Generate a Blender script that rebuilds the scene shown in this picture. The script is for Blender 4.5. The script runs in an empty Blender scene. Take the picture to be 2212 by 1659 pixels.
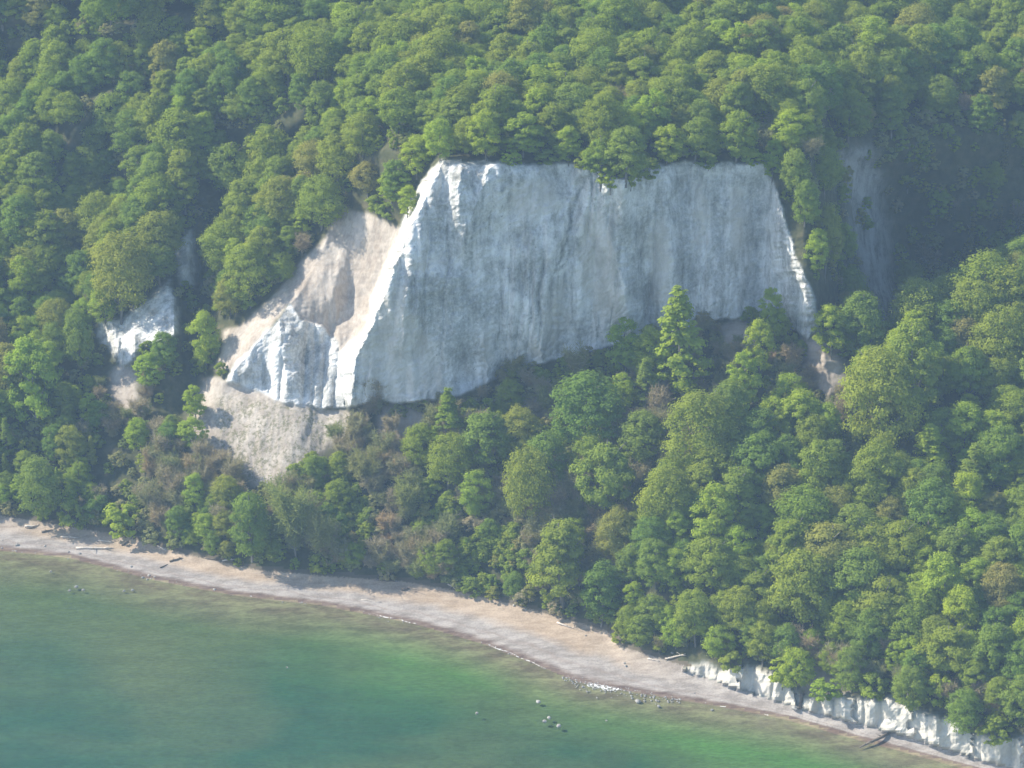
import bpy, math, random
import numpy as np
from mathutils import Vector
from mathutils.bvhtree import BVHTree

random.seed(7)
rng = np.random.default_rng(7)
scene = bpy.context.scene
C = scene.collection

# ------------------------------------------------------------------ camera
PITCH = math.radians(24.0)
DIST = 1100.0
TARGET = Vector((0.0, 0.0, 60.0))
HALF_W, HALF_H = 1106.0, 829.5          # the photograph measured in a 2212 x 1659 frame
cam_loc = TARGET + Vector((0, -math.cos(PITCH), math.sin(PITCH))) * DIST
cd = bpy.data.cameras.new('camera')
cam = bpy.data.objects.new('camera', cd)
C.objects.link(cam)
cam.location = cam_loc
cam.rotation_euler = (math.pi / 2 - PITCH, 0, 0)
cd.sensor_width = 36.0
cd.angle = 2 * math.atan(180.0 / DIST)
cd.clip_start = 5.0
cd.clip_end = 30000.0
scene.camera = cam

# ------------------------------------------------------------------ sky, sun, exposure
SUN = Vector((-0.75, 0.185, 0.62)).normalized()
EL = math.asin(SUN.z)
world = bpy.data.worlds.new('World')
scene.world = world
world.use_nodes = True
wn = world.node_tree
for n in list(wn.nodes):
    wn.nodes.remove(n)
sky = wn.nodes.new('ShaderNodeTexSky')
sky.sky_type = 'NISHITA'
sky.sun_disc = False
sky.sun_elevation = EL
sky.sun_rotation = math.atan2(SUN.x, SUN.y)
sky.altitude = 300
bg = wn.nodes.new('ShaderNodeBackground')
bg.inputs['Strength'].default_value = 0.15
wo = wn.nodes.new('ShaderNodeOutputWorld')
wn.links.new(sky.outputs[0], bg.inputs['Color'])
wn.links.new(bg.outputs[0], wo.inputs['Surface'])
sd = bpy.data.lights.new('sun', 'SUN')
sd.energy = 5.0
sd.angle = math.radians(0.53)
sd.color = (1.0, 0.93, 0.80)
sun = bpy.data.objects.new('sun', sd)
C.objects.link(sun)
sun.rotation_euler = SUN.to_track_quat('Z', 'Y').to_euler()
sun.location = (-300, 100, 400)
scene.view_settings.view_transform = 'Standard'
scene.view_settings.look = 'None'
scene.view_settings.exposure = 0.72
scene.view_settings.gamma = 1.0
scene.view_settings.use_curve_mapping = False
scene.cycles.use_denoising = True
scene.cycles.max_bounces = 6
scene.cycles.diffuse_bounces = 3
scene.cycles.transparent_max_bounces = 6
scene.cycles.volume_bounces = 1
HAZE_DENSITY = 0.000108
HAZE_COLOR = (0.50, 0.72, 1.0)

# ------------------------------------------------------------------ helpers
FPX = HALF_W / math.tan(cd.angle / 2)
SP, CP = math.sin(PITCH), math.cos(PITCH)

def rays(u, v):
    """ray direction components (forward length 1) through photo positions"""
    a = (np.asarray(u, float) - HALF_W) / FPX
    b = (HALF_H - np.asarray(v, float)) / FPX
    return a, CP + b * SP, -SP + b * CP

def at_z(u, v, z):
    dx, dy, dz = rays(u, v)
    t = (np.asarray(z, float) - cam_loc.z) / dz
    return cam_loc.x + dx * t, cam_loc.y + dy * t, cam_loc.z + dz * t

def project(x, y, z):
    X = x - cam_loc.x; Y = y - cam_loc.y; Z = z - cam_loc.z
    f = Y * CP - Z * SP
    up = Y * SP + Z * CP
    return HALF_W + FPX * X / f, HALF_H - FPX * up / f, f

def tag(o, label=None, cat=None, group=None, kind=None):
    if label: o['label'] = label
    if cat: o['category'] = cat
    if group: o['group'] = group
    if kind: o['kind'] = kind
    return o

def new_mesh_obj(name, verts, faces, mat=None, parent=None, smooth=False, link=True):
    me = bpy.data.meshes.new(name)
    me.from_pydata([tuple(p) for p in verts], [], [tuple(f) for f in faces])
    if smooth:
        me.polygons.foreach_set('use_smooth', [True] * len(me.polygons))
    me.update()
    if mat: me.materials.append(mat)
    o = bpy.data.objects.new(name, me)
    if link: C.objects.link(o)
    if parent: o.parent = parent
    return o

def hash2(ix, iy, seed):
    h = (ix.astype(np.int64) * 374761393 + iy.astype(np.int64) * 668265263 + seed * 974634777) & 0xffffffff
    h = ((h ^ (h >> 13)) * 1274126177) & 0xffffffff
    h = (h ^ (h >> 16)) & 0xffffffff
    return h / 4294967295.0

def vnoise(x, y, seed=0):
    """smooth value noise in -1..1"""
    ix = np.floor(x); iy = np.floor(y)
    fx = x - ix; fy = y - iy
    fx = fx * fx * fx * (fx * (fx * 6 - 15) + 10); fy = fy * fy * fy * (fy * (fy * 6 - 15) + 10)
    a = hash2(ix, iy, seed); b = hash2(ix + 1, iy, seed)
    c = hash2(ix, iy + 1, seed); d = hash2(ix + 1, iy + 1, seed)
    return 2 * ((a * (1 - fx) + b * fx) * (1 - fy) + (c * (1 - fx) + d * fx) * fy) - 1

def fbm(x, y, seed=0, n=4):
    s = 0; a = 1.0; t = 0
    for i in range(n):
        s = s + a * vnoise(x * 2 ** i + 13.7 * i, y * 2 ** i - 7.1 * i, seed + i); t += a; a *= 0.5
    return s / t

def in_poly(u, v, poly):
    inside = np.zeros(np.shape(u), bool)
    n = len(poly)
    for i in range(n):
        x1, y1 = poly[i]; x2, y2 = poly[(i + 1) % n]
        if y1 == y2: continue
        c = ((y1 > v) != (y2 > v)) & (u < (x2 - x1) * (v - y1) / (y2 - y1) + x1)
        inside ^= c
    return inside

def blur(a, s):
    r = int(3 * s + 1)
    k = np.exp(-0.5 * (np.arange(-r, r + 1) / s) ** 2); k /= k.sum()
    for ax in (0, 1):
        p = [(0, 0), (0, 0)]; p[ax] = (r, r)
        b = np.pad(a, p, mode='edge')
        out = np.zeros_like(a)
        for i, w in enumerate(k):
            sl = [slice(None), slice(None)]; sl[ax] = slice(i, i + a.shape[ax])
            out += w * b[tuple(sl)]
        a = out
    return a

# ------------------------------------------------------------------ terrain description (photo frame -> altitude)
LU = [-320, 0, 200, 350, 480, 620, 740, 860, 960, 1100, 1300, 1500, 1660, 1750, 1800, 1950, 2212, 2540]
WATER = ([-320, 0, 150, 330, 500, 700, 900, 1050, 1150, 1250, 1400, 1550, 1700, 1850, 2000, 2130, 2540],
         [1150, 1185, 1200, 1248, 1280, 1303, 1345, 1390, 1430, 1472, 1497, 1520, 1547, 1590, 1630, 1664, 1780])
BACK = ([-320, 0, 250, 400, 560, 700, 870, 1000, 1130, 1310, 1350, 1480, 1730, 1930, 2130, 2212, 2540],
        [1085, 1120, 1160, 1203, 1238, 1250, 1262, 1285, 1318, 1368, 1405, 1445, 1527, 1577, 1640, 1662, 1770])
BANK_H = ([-320, 1440, 1500, 1620, 1700, 1735, 1755, 1800, 1900, 1940, 2050, 2120, 2212, 2540],
          [8, 8, 22, 46, 42, 12, 18, 36, 50, 56, 54, 44, 58, 50])
L3V = [800, 760, 730, 740, 820, 872, 885, 860, 850, 800, 750, 700, 690, 720, 770, 745, 625, 540]
L3Z = [42, 43, 48, 52, 46, 44, 43, 48, 50, 56, 64.5, 73.5, 75.3, 73.5, 71, 73, 82, 86]
L4V = [120, 180, 200, 230, 235, 260, 300, 335, 345, 347, 347, 347, 345, 345, 330, 315, 300, 290]
L4Z = [98, 101, 103, 107, 110, 117, 121, 129, 132, 132.5, 132.6, 132.8, 133.2, 132, 121, 114, 108, 106]
LB_DV = [0, 0, 0, 0, 0, 0, 0, 0, 0, 0, 0, 0, 0, 0, 45, 60, 55, 50]
LB_DZ = [0, 0, 0, 0, 0, 0, 0, 0, 0, 0, 0, 0, 0, 0, -12, -20, -18, -14]

def jag(U):
    U = np.asarray(U, float)
    return (9 * fbm(U / 34.0, U * 0 + 3.3, 301, 4) + 3) * np.clip((U - 1010) / 40, 0, 1) * np.clip((1670 - U) / 40, 0, 1) + 34 * np.exp(-((U - 1335) / 52.0) ** 2)

def base_altitude(U, V):
    """U (n,), V (m,) -> altitude (m, n)"""
    out = np.zeros((len(V), len(U)))
    w = np.interp(U, *WATER); b = np.interp(U, *BACK); bh = np.interp(U, *BANK_H)
    v3 = np.interp(U, LU, L3V); z3 = np.interp(U, LU, L3Z)
    v4 = np.interp(U, LU, L4V) + jag(U); z4 = np.interp(U, LU, L4Z)
    dv = np.interp(U, LU, LB_DV); dz = np.interp(U, LU, LB_DZ)
    for i in range(len(U)):
        kv = [-300, -80, 40, v4[i] - 60, v4[i], v3[i] - dv[i] - 1, v3[i], b[i] - bh[i], b[i], w[i], w[i] + 60, w[i] + 300, w[i] + 900]
        kz = [150, 141, max(134, z4[i] + 9), z4[i] + 3.5, z4[i], z3[i] + dz[i], z3[i], 3.0 + bh[i] * 0.150, 2.8, 0.0, -0.9, -3.2, -7.0]
        out[:, i] = np.interp(V, kv, kz)
    return out

# ridge: (v knots, u of crest, height towards viewer, width left, width right)
RIDGES = [
    # left arete of the great face, sunlit on its left flank
    ([330, 345, 440, 540, 650, 720, 770, 860, 900], [965, 960, 912, 868, 826, 796, 768, 760, 760],
     [6, 9, 14, 15, 14, 12, 9, 5, 0], [26, 30, 30, 26, 26, 28, 26, 14, 10], [420, 420, 450, 480, 480, 480, 420, 300, 250]),
    ([330, 345, 440, 540, 650, 720, 770, 860, 900], [965, 960, 912, 868, 826, 796, 768, 760, 760],
     [2, 3, 5, 8, 9, 8, 7, 4, 0], [26, 30, 30, 26, 26, 28, 26, 14, 10], [60, 80, 110, 130, 130, 130, 120, 90, 60]),
    # white tooth below it
    ([725, 765, 800, 850, 875], [772, 748, 745, 748, 750], [0, 5, 5, 3, 0], [14, 18, 16, 12, 10], [26, 30, 30, 26, 20]),
    # second buttress with the hanging sunlit streak
    ([335, 356, 400, 460, 515, 560], [1062, 1058, 1044, 1020, 1001, 995], [4, 8, 8.5, 6, 2.5, 0], [70, 80, 62, 44, 18, 10], [60, 80, 90, 90, 60, 40]),
    ([352, 366, 420, 480], [994, 994, 988, 992], [0, 4.5, 4, 0], [18, 26, 24, 12], [30, 34, 30, 20]),
    # small lit nose
    ([395, 408, 425, 450, 500], [1280, 1284, 1288, 1280, 1276], [0, 2.8, 3.2, 1.4, 0], [10, 16, 20, 14, 10], [26, 34, 40, 40, 30]),
    # right-hand rib
    ([360, 420, 460, 520, 560, 600, 640, 700, 900], [1668, 1680, 1692, 1708, 1722, 1742, 1758, 1768, 1800],
     [2, 6, 12, 17, 20, 22, 22, 19, 0], [10, 16, 32, 54, 56, 64, 70, 66, 40], [60, 80, 90, 100, 110, 110, 100, 90, 60]),
    # smooth tan crest of the slump
    ([455, 505, 590, 655, 730, 790, 830], [735, 708, 676, 630, 568, 512, 492], [2, 6, 9, 11, 12, 9, 4], [40, 52, 68, 84, 90, 70, 50], [110, 140, 150, 150, 140, 120, 90]),
    # rib inside the bowl
    ([560, 640, 720, 770, 830], [718, 722, 732, 738, 735], [0, 2.5, 4, 4, 0], [36, 40, 40, 30, 20], [30, 34, 30, 22, 16]),
    # chalk buttresses of the outcrop
    ([670, 700, 760, 830, 860], [604, 606, 612, 618, 620], [0, 4, 6, 5, 0], [30, 44, 50, 44, 30], [34, 40, 44, 44, 30]),
    ([770, 800, 840], [540, 532, 530], [0, 3, 0], [20, 24, 20], [22, 28, 20]),
    # outcrop far left
    ([600, 640, 700, 760, 800], [372, 372, 376, 372, 366], [2, 6, 8, 6, 0], [70, 90, 90, 70, 50], [20, 24, 28, 28, 24]),
    ([690, 720, 770, 800], [292, 294, 292, 286], [0, 4, 4, 0], [14, 18, 16, 12], [16, 22, 20, 16]),
    ([685, 720, 760, 790], [238, 246, 262, 270], [0, 4, 4, 0], [16, 22, 20, 14], [20, 26, 24, 18]),
    ([500, 520, 570, 600], [402, 404, 408, 408], [1, 3, 3, 0], [20, 24, 20, 16], [12, 14, 12, 10]),
    # pinnacles at the foot of the face
    ([700, 740, 800, 840], [1045, 1047, 1052, 1056], [0, 3, 4, 2], [14, 22, 30, 30], [16, 28, 36, 36]),
    ([722, 735, 760, 800], [1168, 1168, 1170, 1172], [0, 3, 4.5, 3], [16, 22, 26, 26], [16, 22, 26, 26]),
    # big right-leaning buttress at lower left of the face
    ([560, 620, 700, 780, 850], [868, 862, 868, 880, 890], [0, 0.5, 0.8, 1.0, 0.8], [80, 80, 90, 100, 110], [30, 40, 60, 80, 90]),
    # ribs of the face
    ([360, 450, 600, 700, 760], [1236, 1224, 1202, 1190, 1186], [0.5, 3, 5, 5, 2], [170, 180, 190, 190, 180], [26, 30, 34, 34, 30]),
    ([450, 520, 640, 720], [1310, 1322, 1352, 1362], [0, 4, 5, 2], [190, 190, 190, 180], [24, 26, 28, 28]),
    ([350, 450, 560, 650, 690], [1440, 1446, 1452, 1456, 1458], [2, 3.5, 3.5, 2.5, 0], [150, 150, 140, 130, 120], [20, 22, 24, 22, 20]),
    ([350, 420, 500, 600, 680], [1530, 1536, 1530, 1526, 1524], [0.4, 0.7, 0.8, 0.6, 0], [130, 130, 130, 130, 120], [24, 20, 20, 22, 20]),
    ([400, 480, 560, 640], [1606, 1612, 1618, 1616], [0, 1.6, 1.6, 0], [80, 80, 80, 80], [18, 20, 20, 18]),
    # forest ridges to the left
    ([250, 330, 420, 520, 620, 720], [430, 420, 380, 320, 270, 230], [0, 6, 9, 10, 8, 0], [140, 150, 150, 140, 120, 100], [90, 90, 100, 90, 80, 80]),
    ([250, 330, 450, 560, 680, 760], [820, 760, 660, 590, 520, 480], [0, 5, 8, 8, 7, 0], [130, 140, 130, 120, 90, 70], [110, 120, 110, 100, 80, 60]),
    ([100, 180, 260, 380, 500], [330, 250, 180, 110, 40], [0, 14, 16, 14, 8], [200, 230, 230, 200, 200], [90, 80, 80, 90, 90]),
    # spur to the right of the face, above the ravine
    ([330, 420, 520, 640, 740, 800], [1740, 1770, 1790, 1800, 1810, 1815], [8, 18, 21, 18, 10, 0], [80, 80, 80, 60, 50, 50], [70, 64, 60, 60, 60, 60]),
    # wooded ribs in the middle and right of the lower slope
    ([620, 720, 850, 1000, 1100], [1690, 1650, 1600, 1560, 1520], [0, 7, 10, 8, 0], [70, 80, 110, 120, 100], [90, 110, 130, 130, 120]),
    ([860, 960, 1060, 1200, 1340], [1480, 1500, 1480, 1440, 1400], [0, 4, 7, 8, 4], [90, 90, 110, 120, 120], [200, 220, 240, 240, 200]),
    ([640, 760, 900, 1050], [1960, 1930, 1900, 1880], [4, 9, 9, 0], [120, 120, 130, 120], [260, 280, 260, 220]),
    ([880, 980, 1100, 1240], [1260, 1230, 1200, 1180], [0, 4, 5, 0], [90, 110, 120, 100], [110, 120, 120, 100]),
    ([840, 900, 1000, 1120], [1010, 1020, 1010, 990], [0, 4, 4, 0], [100, 120, 120, 100], [100, 110, 110, 100]),
]
# plateau folds: (u knots, v of crest) wooded swells seen as diagonal bands; (amount, up width, down width)
def fold(UU, VV, us, vs, h, wu, wd):
    vc = np.interp(UU, us, vs)
    env = np.clip((UU - us[0]) / 120, 0, 1) * np.clip((us[-1] - UU) / 120, 0, 1)
    d = VV - vc
    return h * env * np.where(d < 0, np.exp(-(d / wu) ** 2), np.exp(-(d / wd) ** 2))

def relief(UU, VV):
    R = np.zeros_like(UU)
    va = np.arange(-320, 2000, 4.0)
    kk = np.exp(-0.5 * (np.arange(-9, 10) / 3.2) ** 2); kk /= kk.sum()
    def sm(vals, vk, edge=None):
        a_ = np.interp(va, vk, vals)
        if edge is not None: a_ = np.where((va < vk[0]) | (va > vk[-1]), 0, a_)
        p_ = np.pad(a_, 9, mode='edge')
        return np.interp(VV[:, 0], va, np.convolve(p_, kk, mode='valid'))[:, None]
    for vk, uk, hk, wl, wr in RIDGES:
        uc = sm(uk, vk); h = sm(hk, vk, 0); l = sm(wl, vk); r = sm(wr, vk)
        jit = 4.0 * fbm(UU / 60, VV / 24, 91, 3) + 3.5 * fbm(UU / 30, VV / 9, 93, 2)
        d = UU - uc + jit
        p = np.where(d < 0, 1 + d / l, 1 - d / r)
        R = R + h * np.clip(p, 0, 1)
    return R

# masks as outlines in the photo frame
FACE = [(958, 345), (1000, 350)] + [(float(u_), 348 + float(jag(u_))) for u_ in range(1020, 1650, 10)] + [(1655, 345), (1672, 400), (1692, 450), (1716, 550),
        (1758, 635), (1770, 705), (1745, 735), (1700, 700), (1650, 690), (1560, 690), (1430, 725), (1300, 752), (1200, 778), (1100, 806), (980, 858),
        (880, 872), (800, 870), (752, 880), (735, 850), (728, 790), (735, 755), (786, 712), (800, 650), (838, 560), (862, 500), (882, 440), (925, 368)]
OUT1 = [(625, 655), (650, 690), (700, 705), (730, 740), (735, 800), (745, 880), (700, 885), (620, 872), (560, 845), (490, 822), (500, 790), (528, 765), (562, 730), (600, 690)]
OUT2 = [(212, 690), (260, 690), (330, 640), (365, 602), (380, 650), (385, 720), (340, 740), (300, 770), (268, 800), (240, 760), (214, 740)]
OUT3 = [(380, 528), (412, 496), (426, 560), (422, 612), (396, 622), (382, 580)]
BOWL = [(750, 452), (800, 462), (835, 480), (865, 495), (845, 560), (800, 660), (786, 712), (735, 760), (730, 800), (735, 850), (700, 885), (690, 720), (650, 690), (625, 655),
        (560, 735), (500, 795), (470, 800), (484, 715), (520, 705), (590, 640), (640, 575), (690, 525), (715, 490), (725, 465)]
FAN = [(440, 815), (480, 815), (560, 843), (640, 870), (750, 888), (790, 900), (760, 950), (700, 970), (660, 1000), (610, 1060), (560, 1060), (500, 1010), (430, 1000), (400, 950), (430, 860)]
FAN2 = [(250, 790), (290, 800), (305, 850), (290, 900), (240, 870), (240, 830)]
BANK = [(1475, 1440), (1520, 1432), (1560, 1446), (1600, 1440), (1640, 1440), (1700, 1478), (1735, 1512), (1775, 1500), (1800, 1500), (1860, 1512), (1930, 1506), (1990, 1538), (2060, 1552), (2110, 1590), (2250, 1592), (2560, 1665), (2560, 1790),
        (2212, 1668), (2130, 1646), (1930, 1583), (1730, 1532), (1600, 1490), (1480, 1450)]
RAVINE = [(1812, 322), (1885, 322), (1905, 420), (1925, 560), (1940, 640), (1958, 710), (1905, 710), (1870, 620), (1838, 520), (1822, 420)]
TANS = [[(1440, 905), (1500, 895), (1545, 915), (1530, 955), (1450, 975)], [(1545, 705), (1600, 690), (1640, 715), (1620, 770), (1580, 780), (1560, 750)], [(1395, 800), (1440, 790), (1450, 850), (1400, 860)], [(1100, 870), (1160, 850), (1190, 900), (1120, 920)], [(1500, 860), (1550, 860), (1540, 900), (1500, 890)],
        [(1730, 720), (1780, 720), (1830, 800), (1830, 860), (1760, 850), (1740, 790)], [(1400, 1040), (1450, 1010), (1420, 1110), (1370, 1160), (1350, 1130)],
        [(1700, 1450), (1760, 1440), (1850, 1500), (1800, 1500), (1740, 1505)], [(820, 880), (920, 890), (900, 960), (800, 960)],
        [(130, 600), (200, 640), (190, 700), (110, 740), (90, 690)]]

def grid_axis(a, b, dense, coarse_step, dense_step):
    pts = [a]
    while pts[-1] < b:
        p = pts[-1]
        pts.append(p + (dense_step if dense[0] <= p < dense[1] else coarse_step))
    return np.array(pts)

GU = grid_axis(-320, 2540, (470, 1800), 6.0, 2.6)
GV = grid_axis(-280, 1980, (340, 905), 6.0, 2.6)
cu = np.arange(-320, 2560, 8.0); cv = np.arange(-300, 2010, 8.0)
coarse = blur(base_altitude(cu, cv), 1.3)

def bilinear(A, u, v):
    x = np.clip((u - cu[0]) / 8.0, 0, len(cu) - 1.001); y = np.clip((v - cv[0]) / 8.0, 0, len(cv) - 1.001)
    ix = x.astype(int); iy = y.astype(int); fx = x - ix; fy = y - iy
    return (A[iy, ix] * (1 - fx) + A[iy, ix + 1] * fx) * (1 - fy) + (A[iy + 1, ix] * (1 - fx) + A[iy + 1, ix + 1] * fx) * fy

def soft(poly_list, UU, VV, amp=6.0, sc=22.0, seed=5):
    wu = UU + amp * fbm(UU / sc, VV / sc, seed, 3); wv = VV + amp * fbm(UU / sc + 50, VV / sc, seed + 9, 3)
    m = np.zeros(UU.shape)
    for p in poly_list:
        m = np.maximum(m, in_poly(wu, wv, p).astype(float))
    return m

UU, VV = np.meshgrid(GU, GV)
m_chalk = soft([FACE, OUT1, OUT2, OUT3, BANK], UU, VV, 4, 18)
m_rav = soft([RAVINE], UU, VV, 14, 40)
m_tan = np.maximum(soft([BOWL], UU, VV, 5, 25), soft([FAN, FAN2], UU, VV, 10, 30))
m_tan2 = soft(TANS, UU, VV, 20, 34)
m_chalk = blur(m_chalk, 0.8); m_rav = blur(m_rav, 2.5); m_tan = blur(m_tan, 1.2); m_tan2 = blur(m_tan2, 2.0)
m_fan = blur(soft([FAN], UU, VV, 10, 30), 1.5) * np.clip((VV - 855 - (UU - 560) * 0.16 + 12 * fbm(UU / 30, VV / 30, 15, 3)) / 18, 0, 1) * np.clip((UU - 452 - 0.0 * VV) / 30, 0, 1)
backv = np.interp(UU, *BACK); watv = np.interp(UU, *WATER)
m_beach = np.clip((VV - backv + 3 + 5 * fbm(UU / 25, VV / 25, 3, 3)) / 5, 0, 1)
water_d = VV - watv                                   # photo px seaward of the waterline

Z = bilinear(coarse, UU, VV)
R = relief(UU, VV)
R = R + fold(UU, VV, [-320, 0, 120, 300, 430, 620], [200, 110, 95, 60, 20, -40], 26, 30, 120)
R = R + fold(UU, VV, [60, 200, 400, 620, 800], [290, 215, 150, 90, 60], 18, 30, 110)
R = R + fold(UU, VV, [240, 420, 640, 760, 960], [330, 250, 190, 160, 140], 14, 28, 100)
R = R + fold(UU, VV, [900, 1100, 1400, 1800], [30, 30, 60, 70], 10, 26, 70)
R = R + fold(UU, VV, [1700, 1900, 2150, 2540], [190, 170, 190, 200], 14, 26, 80)
R = R + fold(UU, VV, [1500, 1700, 2000, 2540], [250, 230, 260, 250], 9, 22, 60)
tilt_v = np.clip((np.interp(UU, LU, L3V) + 130 - VV) / 120, 0, 1)
R = R - 0.0 * 0.1627 * np.clip(UU - 960, 0, 850) * tilt_v * (1 - 0.6 * np.clip((UU - 1810) / 500, 0, 1))
# valleys (away from the viewer)
def valley(vk, uk, hk, w):
    global R
    uc = np.interp(VV, vk, uk); h = np.interp(VV, vk, hk)
    R = R - h * np.exp(-((UU - uc) / w) ** 2)
valley([200, 280, 400, 560, 720], [760, 700, 560, 450, 420], [0, 17, 19, 16, 0], 44)
valley([350, 450, 560, 700, 800], [290, 250, 190, 120, 60], [0, 18, 20, 17, 0], 46)
valley([560, 640, 760, 860, 930], [440, 436, 430, 410, 380], [0, 8, 9, 7, 0], 34)
valley([700, 800, 940, 1140, 1250], [1560, 1545, 1500, 1380, 1330], [0, 6, 9, 8, 0], 46)
valley([330, 420, 560, 700, 760], [1880, 1930, 1980, 2010, 2020], [0, 14, 20, 16, 0], 130)
valley([760, 860, 960, 1100], [1770, 1820, 1850, 1900], [0, 5, 6, 0], 44)
valley([350, 430, 600, 700], [1628, 1622, 1630, 1640], [2, 6, 7, 3], 34)
valley([440, 500, 560, 600], [945, 950, 960, 975], [0, 4, 4, 0], 38)
valley([470, 560, 640, 720, 860], [800, 775, 752, 712, 705], [0, 4, 5, 4, 2], 34)
valley([380, 400, 560, 740], [1262, 1250, 1215, 1225], [0, 2.5, 2.5, 0], 12)
valley([380, 470, 600, 680], [1375, 1385, 1392, 1400], [0, 2, 2, 0], 14)
valley([800, 815, 900, 930], [1080, 1085, 1090, 1090], [0, 3, 3, 0], 24)

land = np.clip((backv - 10 - VV) / 40, 0, 1)
c = np.clip(m_chalk, 0, 1)
# fluting, jointing and lumps of the chalk
wU = UU + 9 * fbm(UU / 47 + 3, VV / 71, 401, 3) + VV * 0.06; wV = VV + 14 * fbm(UU / 53, VV / 61 + 8, 402, 3) - UU * 0.11
fl = (2.6 * np.abs(vnoise(wU / 46, wV / 430, 36)) - 0.6 + 1.6 * np.abs(vnoise(wU / 23 + 7, wV / 260, 37))
      + 0.7 * vnoise(wU / 31, wV / 210, 41) + 0.35 * vnoise(wU / 13, wV / 70, 42)
      + 1.2 * fbm(wU / 62, wV / 80, 44, 3) + 0.30 * fbm(wU / 9 + wV / 13, wV / 11, 45, 3))
strata = 0
R = R + c * (fl + strata) * 1.3
bowl = np.clip(m_tan, 0, 1) * (1 - c)
R = R + bowl * (0.8 * vnoise(UU / 22 + VV / 90, VV / 150, 51) + 0.35 * fbm(UU / 12, VV / 14, 52, 4) + 0.15 * vnoise(UU / 5, VV / 30, 53))
R = R + (1 - c) * (1 - bowl) * land * (1.6 * fbm(UU / 60, VV / 40, 61, 4))
m_bank = soft([BANK], UU, VV, 4, 18)
saw = lambda x: (x - np.floor(x))
R = R + m_bank * (2.2 * saw((UU - 1480 + 20 * fbm(VV / 18, UU / 60, 71, 3)) / 122.0) - 1.0 + 0.8 * (0.5 - np.abs(fbm(UU / 44 + VV / 80, VV / 34, 72, 3))) + 0.16 * vnoise(UU / 9 + VV / 40, VV / 40, 75) + 0.12 * fbm(UU / 8, VV / 8, 74, 3))
Z = Z + (1 - land) * (VV < watv - 6) * 0.18 * fbm(UU / 40, VV / 8, 81, 3)

dx, dy, dz = rays(UU, VV)
t = (Z - cam_loc.z) / dz - R * np.clip(land + m_bank, 0, 1)
X = cam_loc.x + dx * t; Y = cam_loc.y + dy * t; ZZ = cam_loc.z + dz * t
ground_grid = (X.copy(), Y.copy(), ZZ.copy())
# stretch the rim outwards so the land and the seabed run on to the horizon
X[:, 0] -= 2500; X[:, -1] += 2500
Y[0, :] += 6000; Y[-1, :] -= 900; ZZ[-1, :] = -9

# ------------------------------------------------------------------ material helpers
def mat_new(name):
    m = bpy.data.materials.new(name); m.use_nodes = True
    nt = m.node_tree
    for n in list(nt.nodes): nt.nodes.remove(n)
    return m, nt
def N(nt, kind, **kw):
    n = nt.nodes.new(kind)
    for k, v in kw.items():
        if k in n.inputs.keys(): n.inputs[k].default_value = v
        else: setattr(n, k, v)
    return n
def L(nt, a, b): nt.links.new(a, b)
def ramp(nt, fac, stops, interp='LINEAR'):
    r = nt.nodes.new('ShaderNodeValToRGB')
    r.color_ramp.interpolation = interp
    el = r.color_ramp.elements
    while len(el) < len(stops): el.new(0.5)
    for e, (p, col) in zip(el, stops):
        e.position = p
        e.color = (*col, 1) if len(col) == 3 else col
    L(nt, fac, r.inputs[0])
    return r.outputs[0]
def mix(nt, fac, a, b, mode='MIX'):
    m = nt.nodes.new('ShaderNodeMix'); m.data_type = 'RGBA'; m.blend_type = mode
    for s, v in ((m.inputs[0], fac), (m.inputs[6], a), (m.inputs[7], b)):
        if isinstance(v, (int, float)): s.default_value = v
        elif isinstance(v, tuple): s.default_value = (*v, 1)
        else: L(nt, v, s)
    return m.outputs[2]
def noise_tex(nt, vec, scale, detail=4, rough=0.6, stretch=None, dist=0.0):
    if stretch:
        mp = nt.nodes.new('ShaderNodeMapping'); mp.inputs['Scale'].default_value = stretch
        L(nt, vec, mp.inputs['Vector']); vec = mp.outputs[0]
    n = nt.nodes.new('ShaderNodeTexNoise')
    n.inputs['Scale'].default_value = scale; n.inputs['Detail'].default_value = detail
    n.inputs['Roughness'].default_value = rough; n.inputs['Distortion'].default_value = dist
    L(nt, vec, n.inputs['Vector'])
    return n.outputs[0]
def attr(nt, name):
    a = nt.nodes.new('ShaderNodeAttribute'); a.attribute_name = name
    return a.outputs['Fac']
def math_n(nt, op, a, b=None):
    m = nt.nodes.new('ShaderNodeMath'); m.operation = op
    for s, v in ((m.inputs[0], a), (m.inputs[1], b)):
        if v is None: continue
        if isinstance(v, (int, float)): s.default_value = v
        else: L(nt, v, s)
    return m.outputs[0]
def finish(nt, color, rough=0.9, bump=None, bump_strength=0.4, bump_dist=0.3, spec=0.2):
    p = nt.nodes.new('ShaderNodeBsdfPrincipled')
    if isinstance(color, tuple): p.inputs['Base Color'].default_value = (*color, 1)
    else: L(nt, color, p.inputs['Base Color'])
    if isinstance(rough, (int, float)): p.inputs['Roughness'].default_value = rough
    else: L(nt, rough, p.inputs['Roughness'])
    p.inputs['Specular IOR Level'].default_value = spec
    if bump is not None:
        b = nt.nodes.new('ShaderNodeBump'); b.inputs['Strength'].default_value = bump_strength; b.inputs['Distance'].default_value = bump_dist
        L(nt, bump, b.inputs['Height']); L(nt, b.outputs[0], p.inputs['Normal'])
    o = nt.nodes.new('ShaderNodeOutputMaterial'); L(nt, p.outputs[0], o.inputs['Surface'])
    return p

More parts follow.
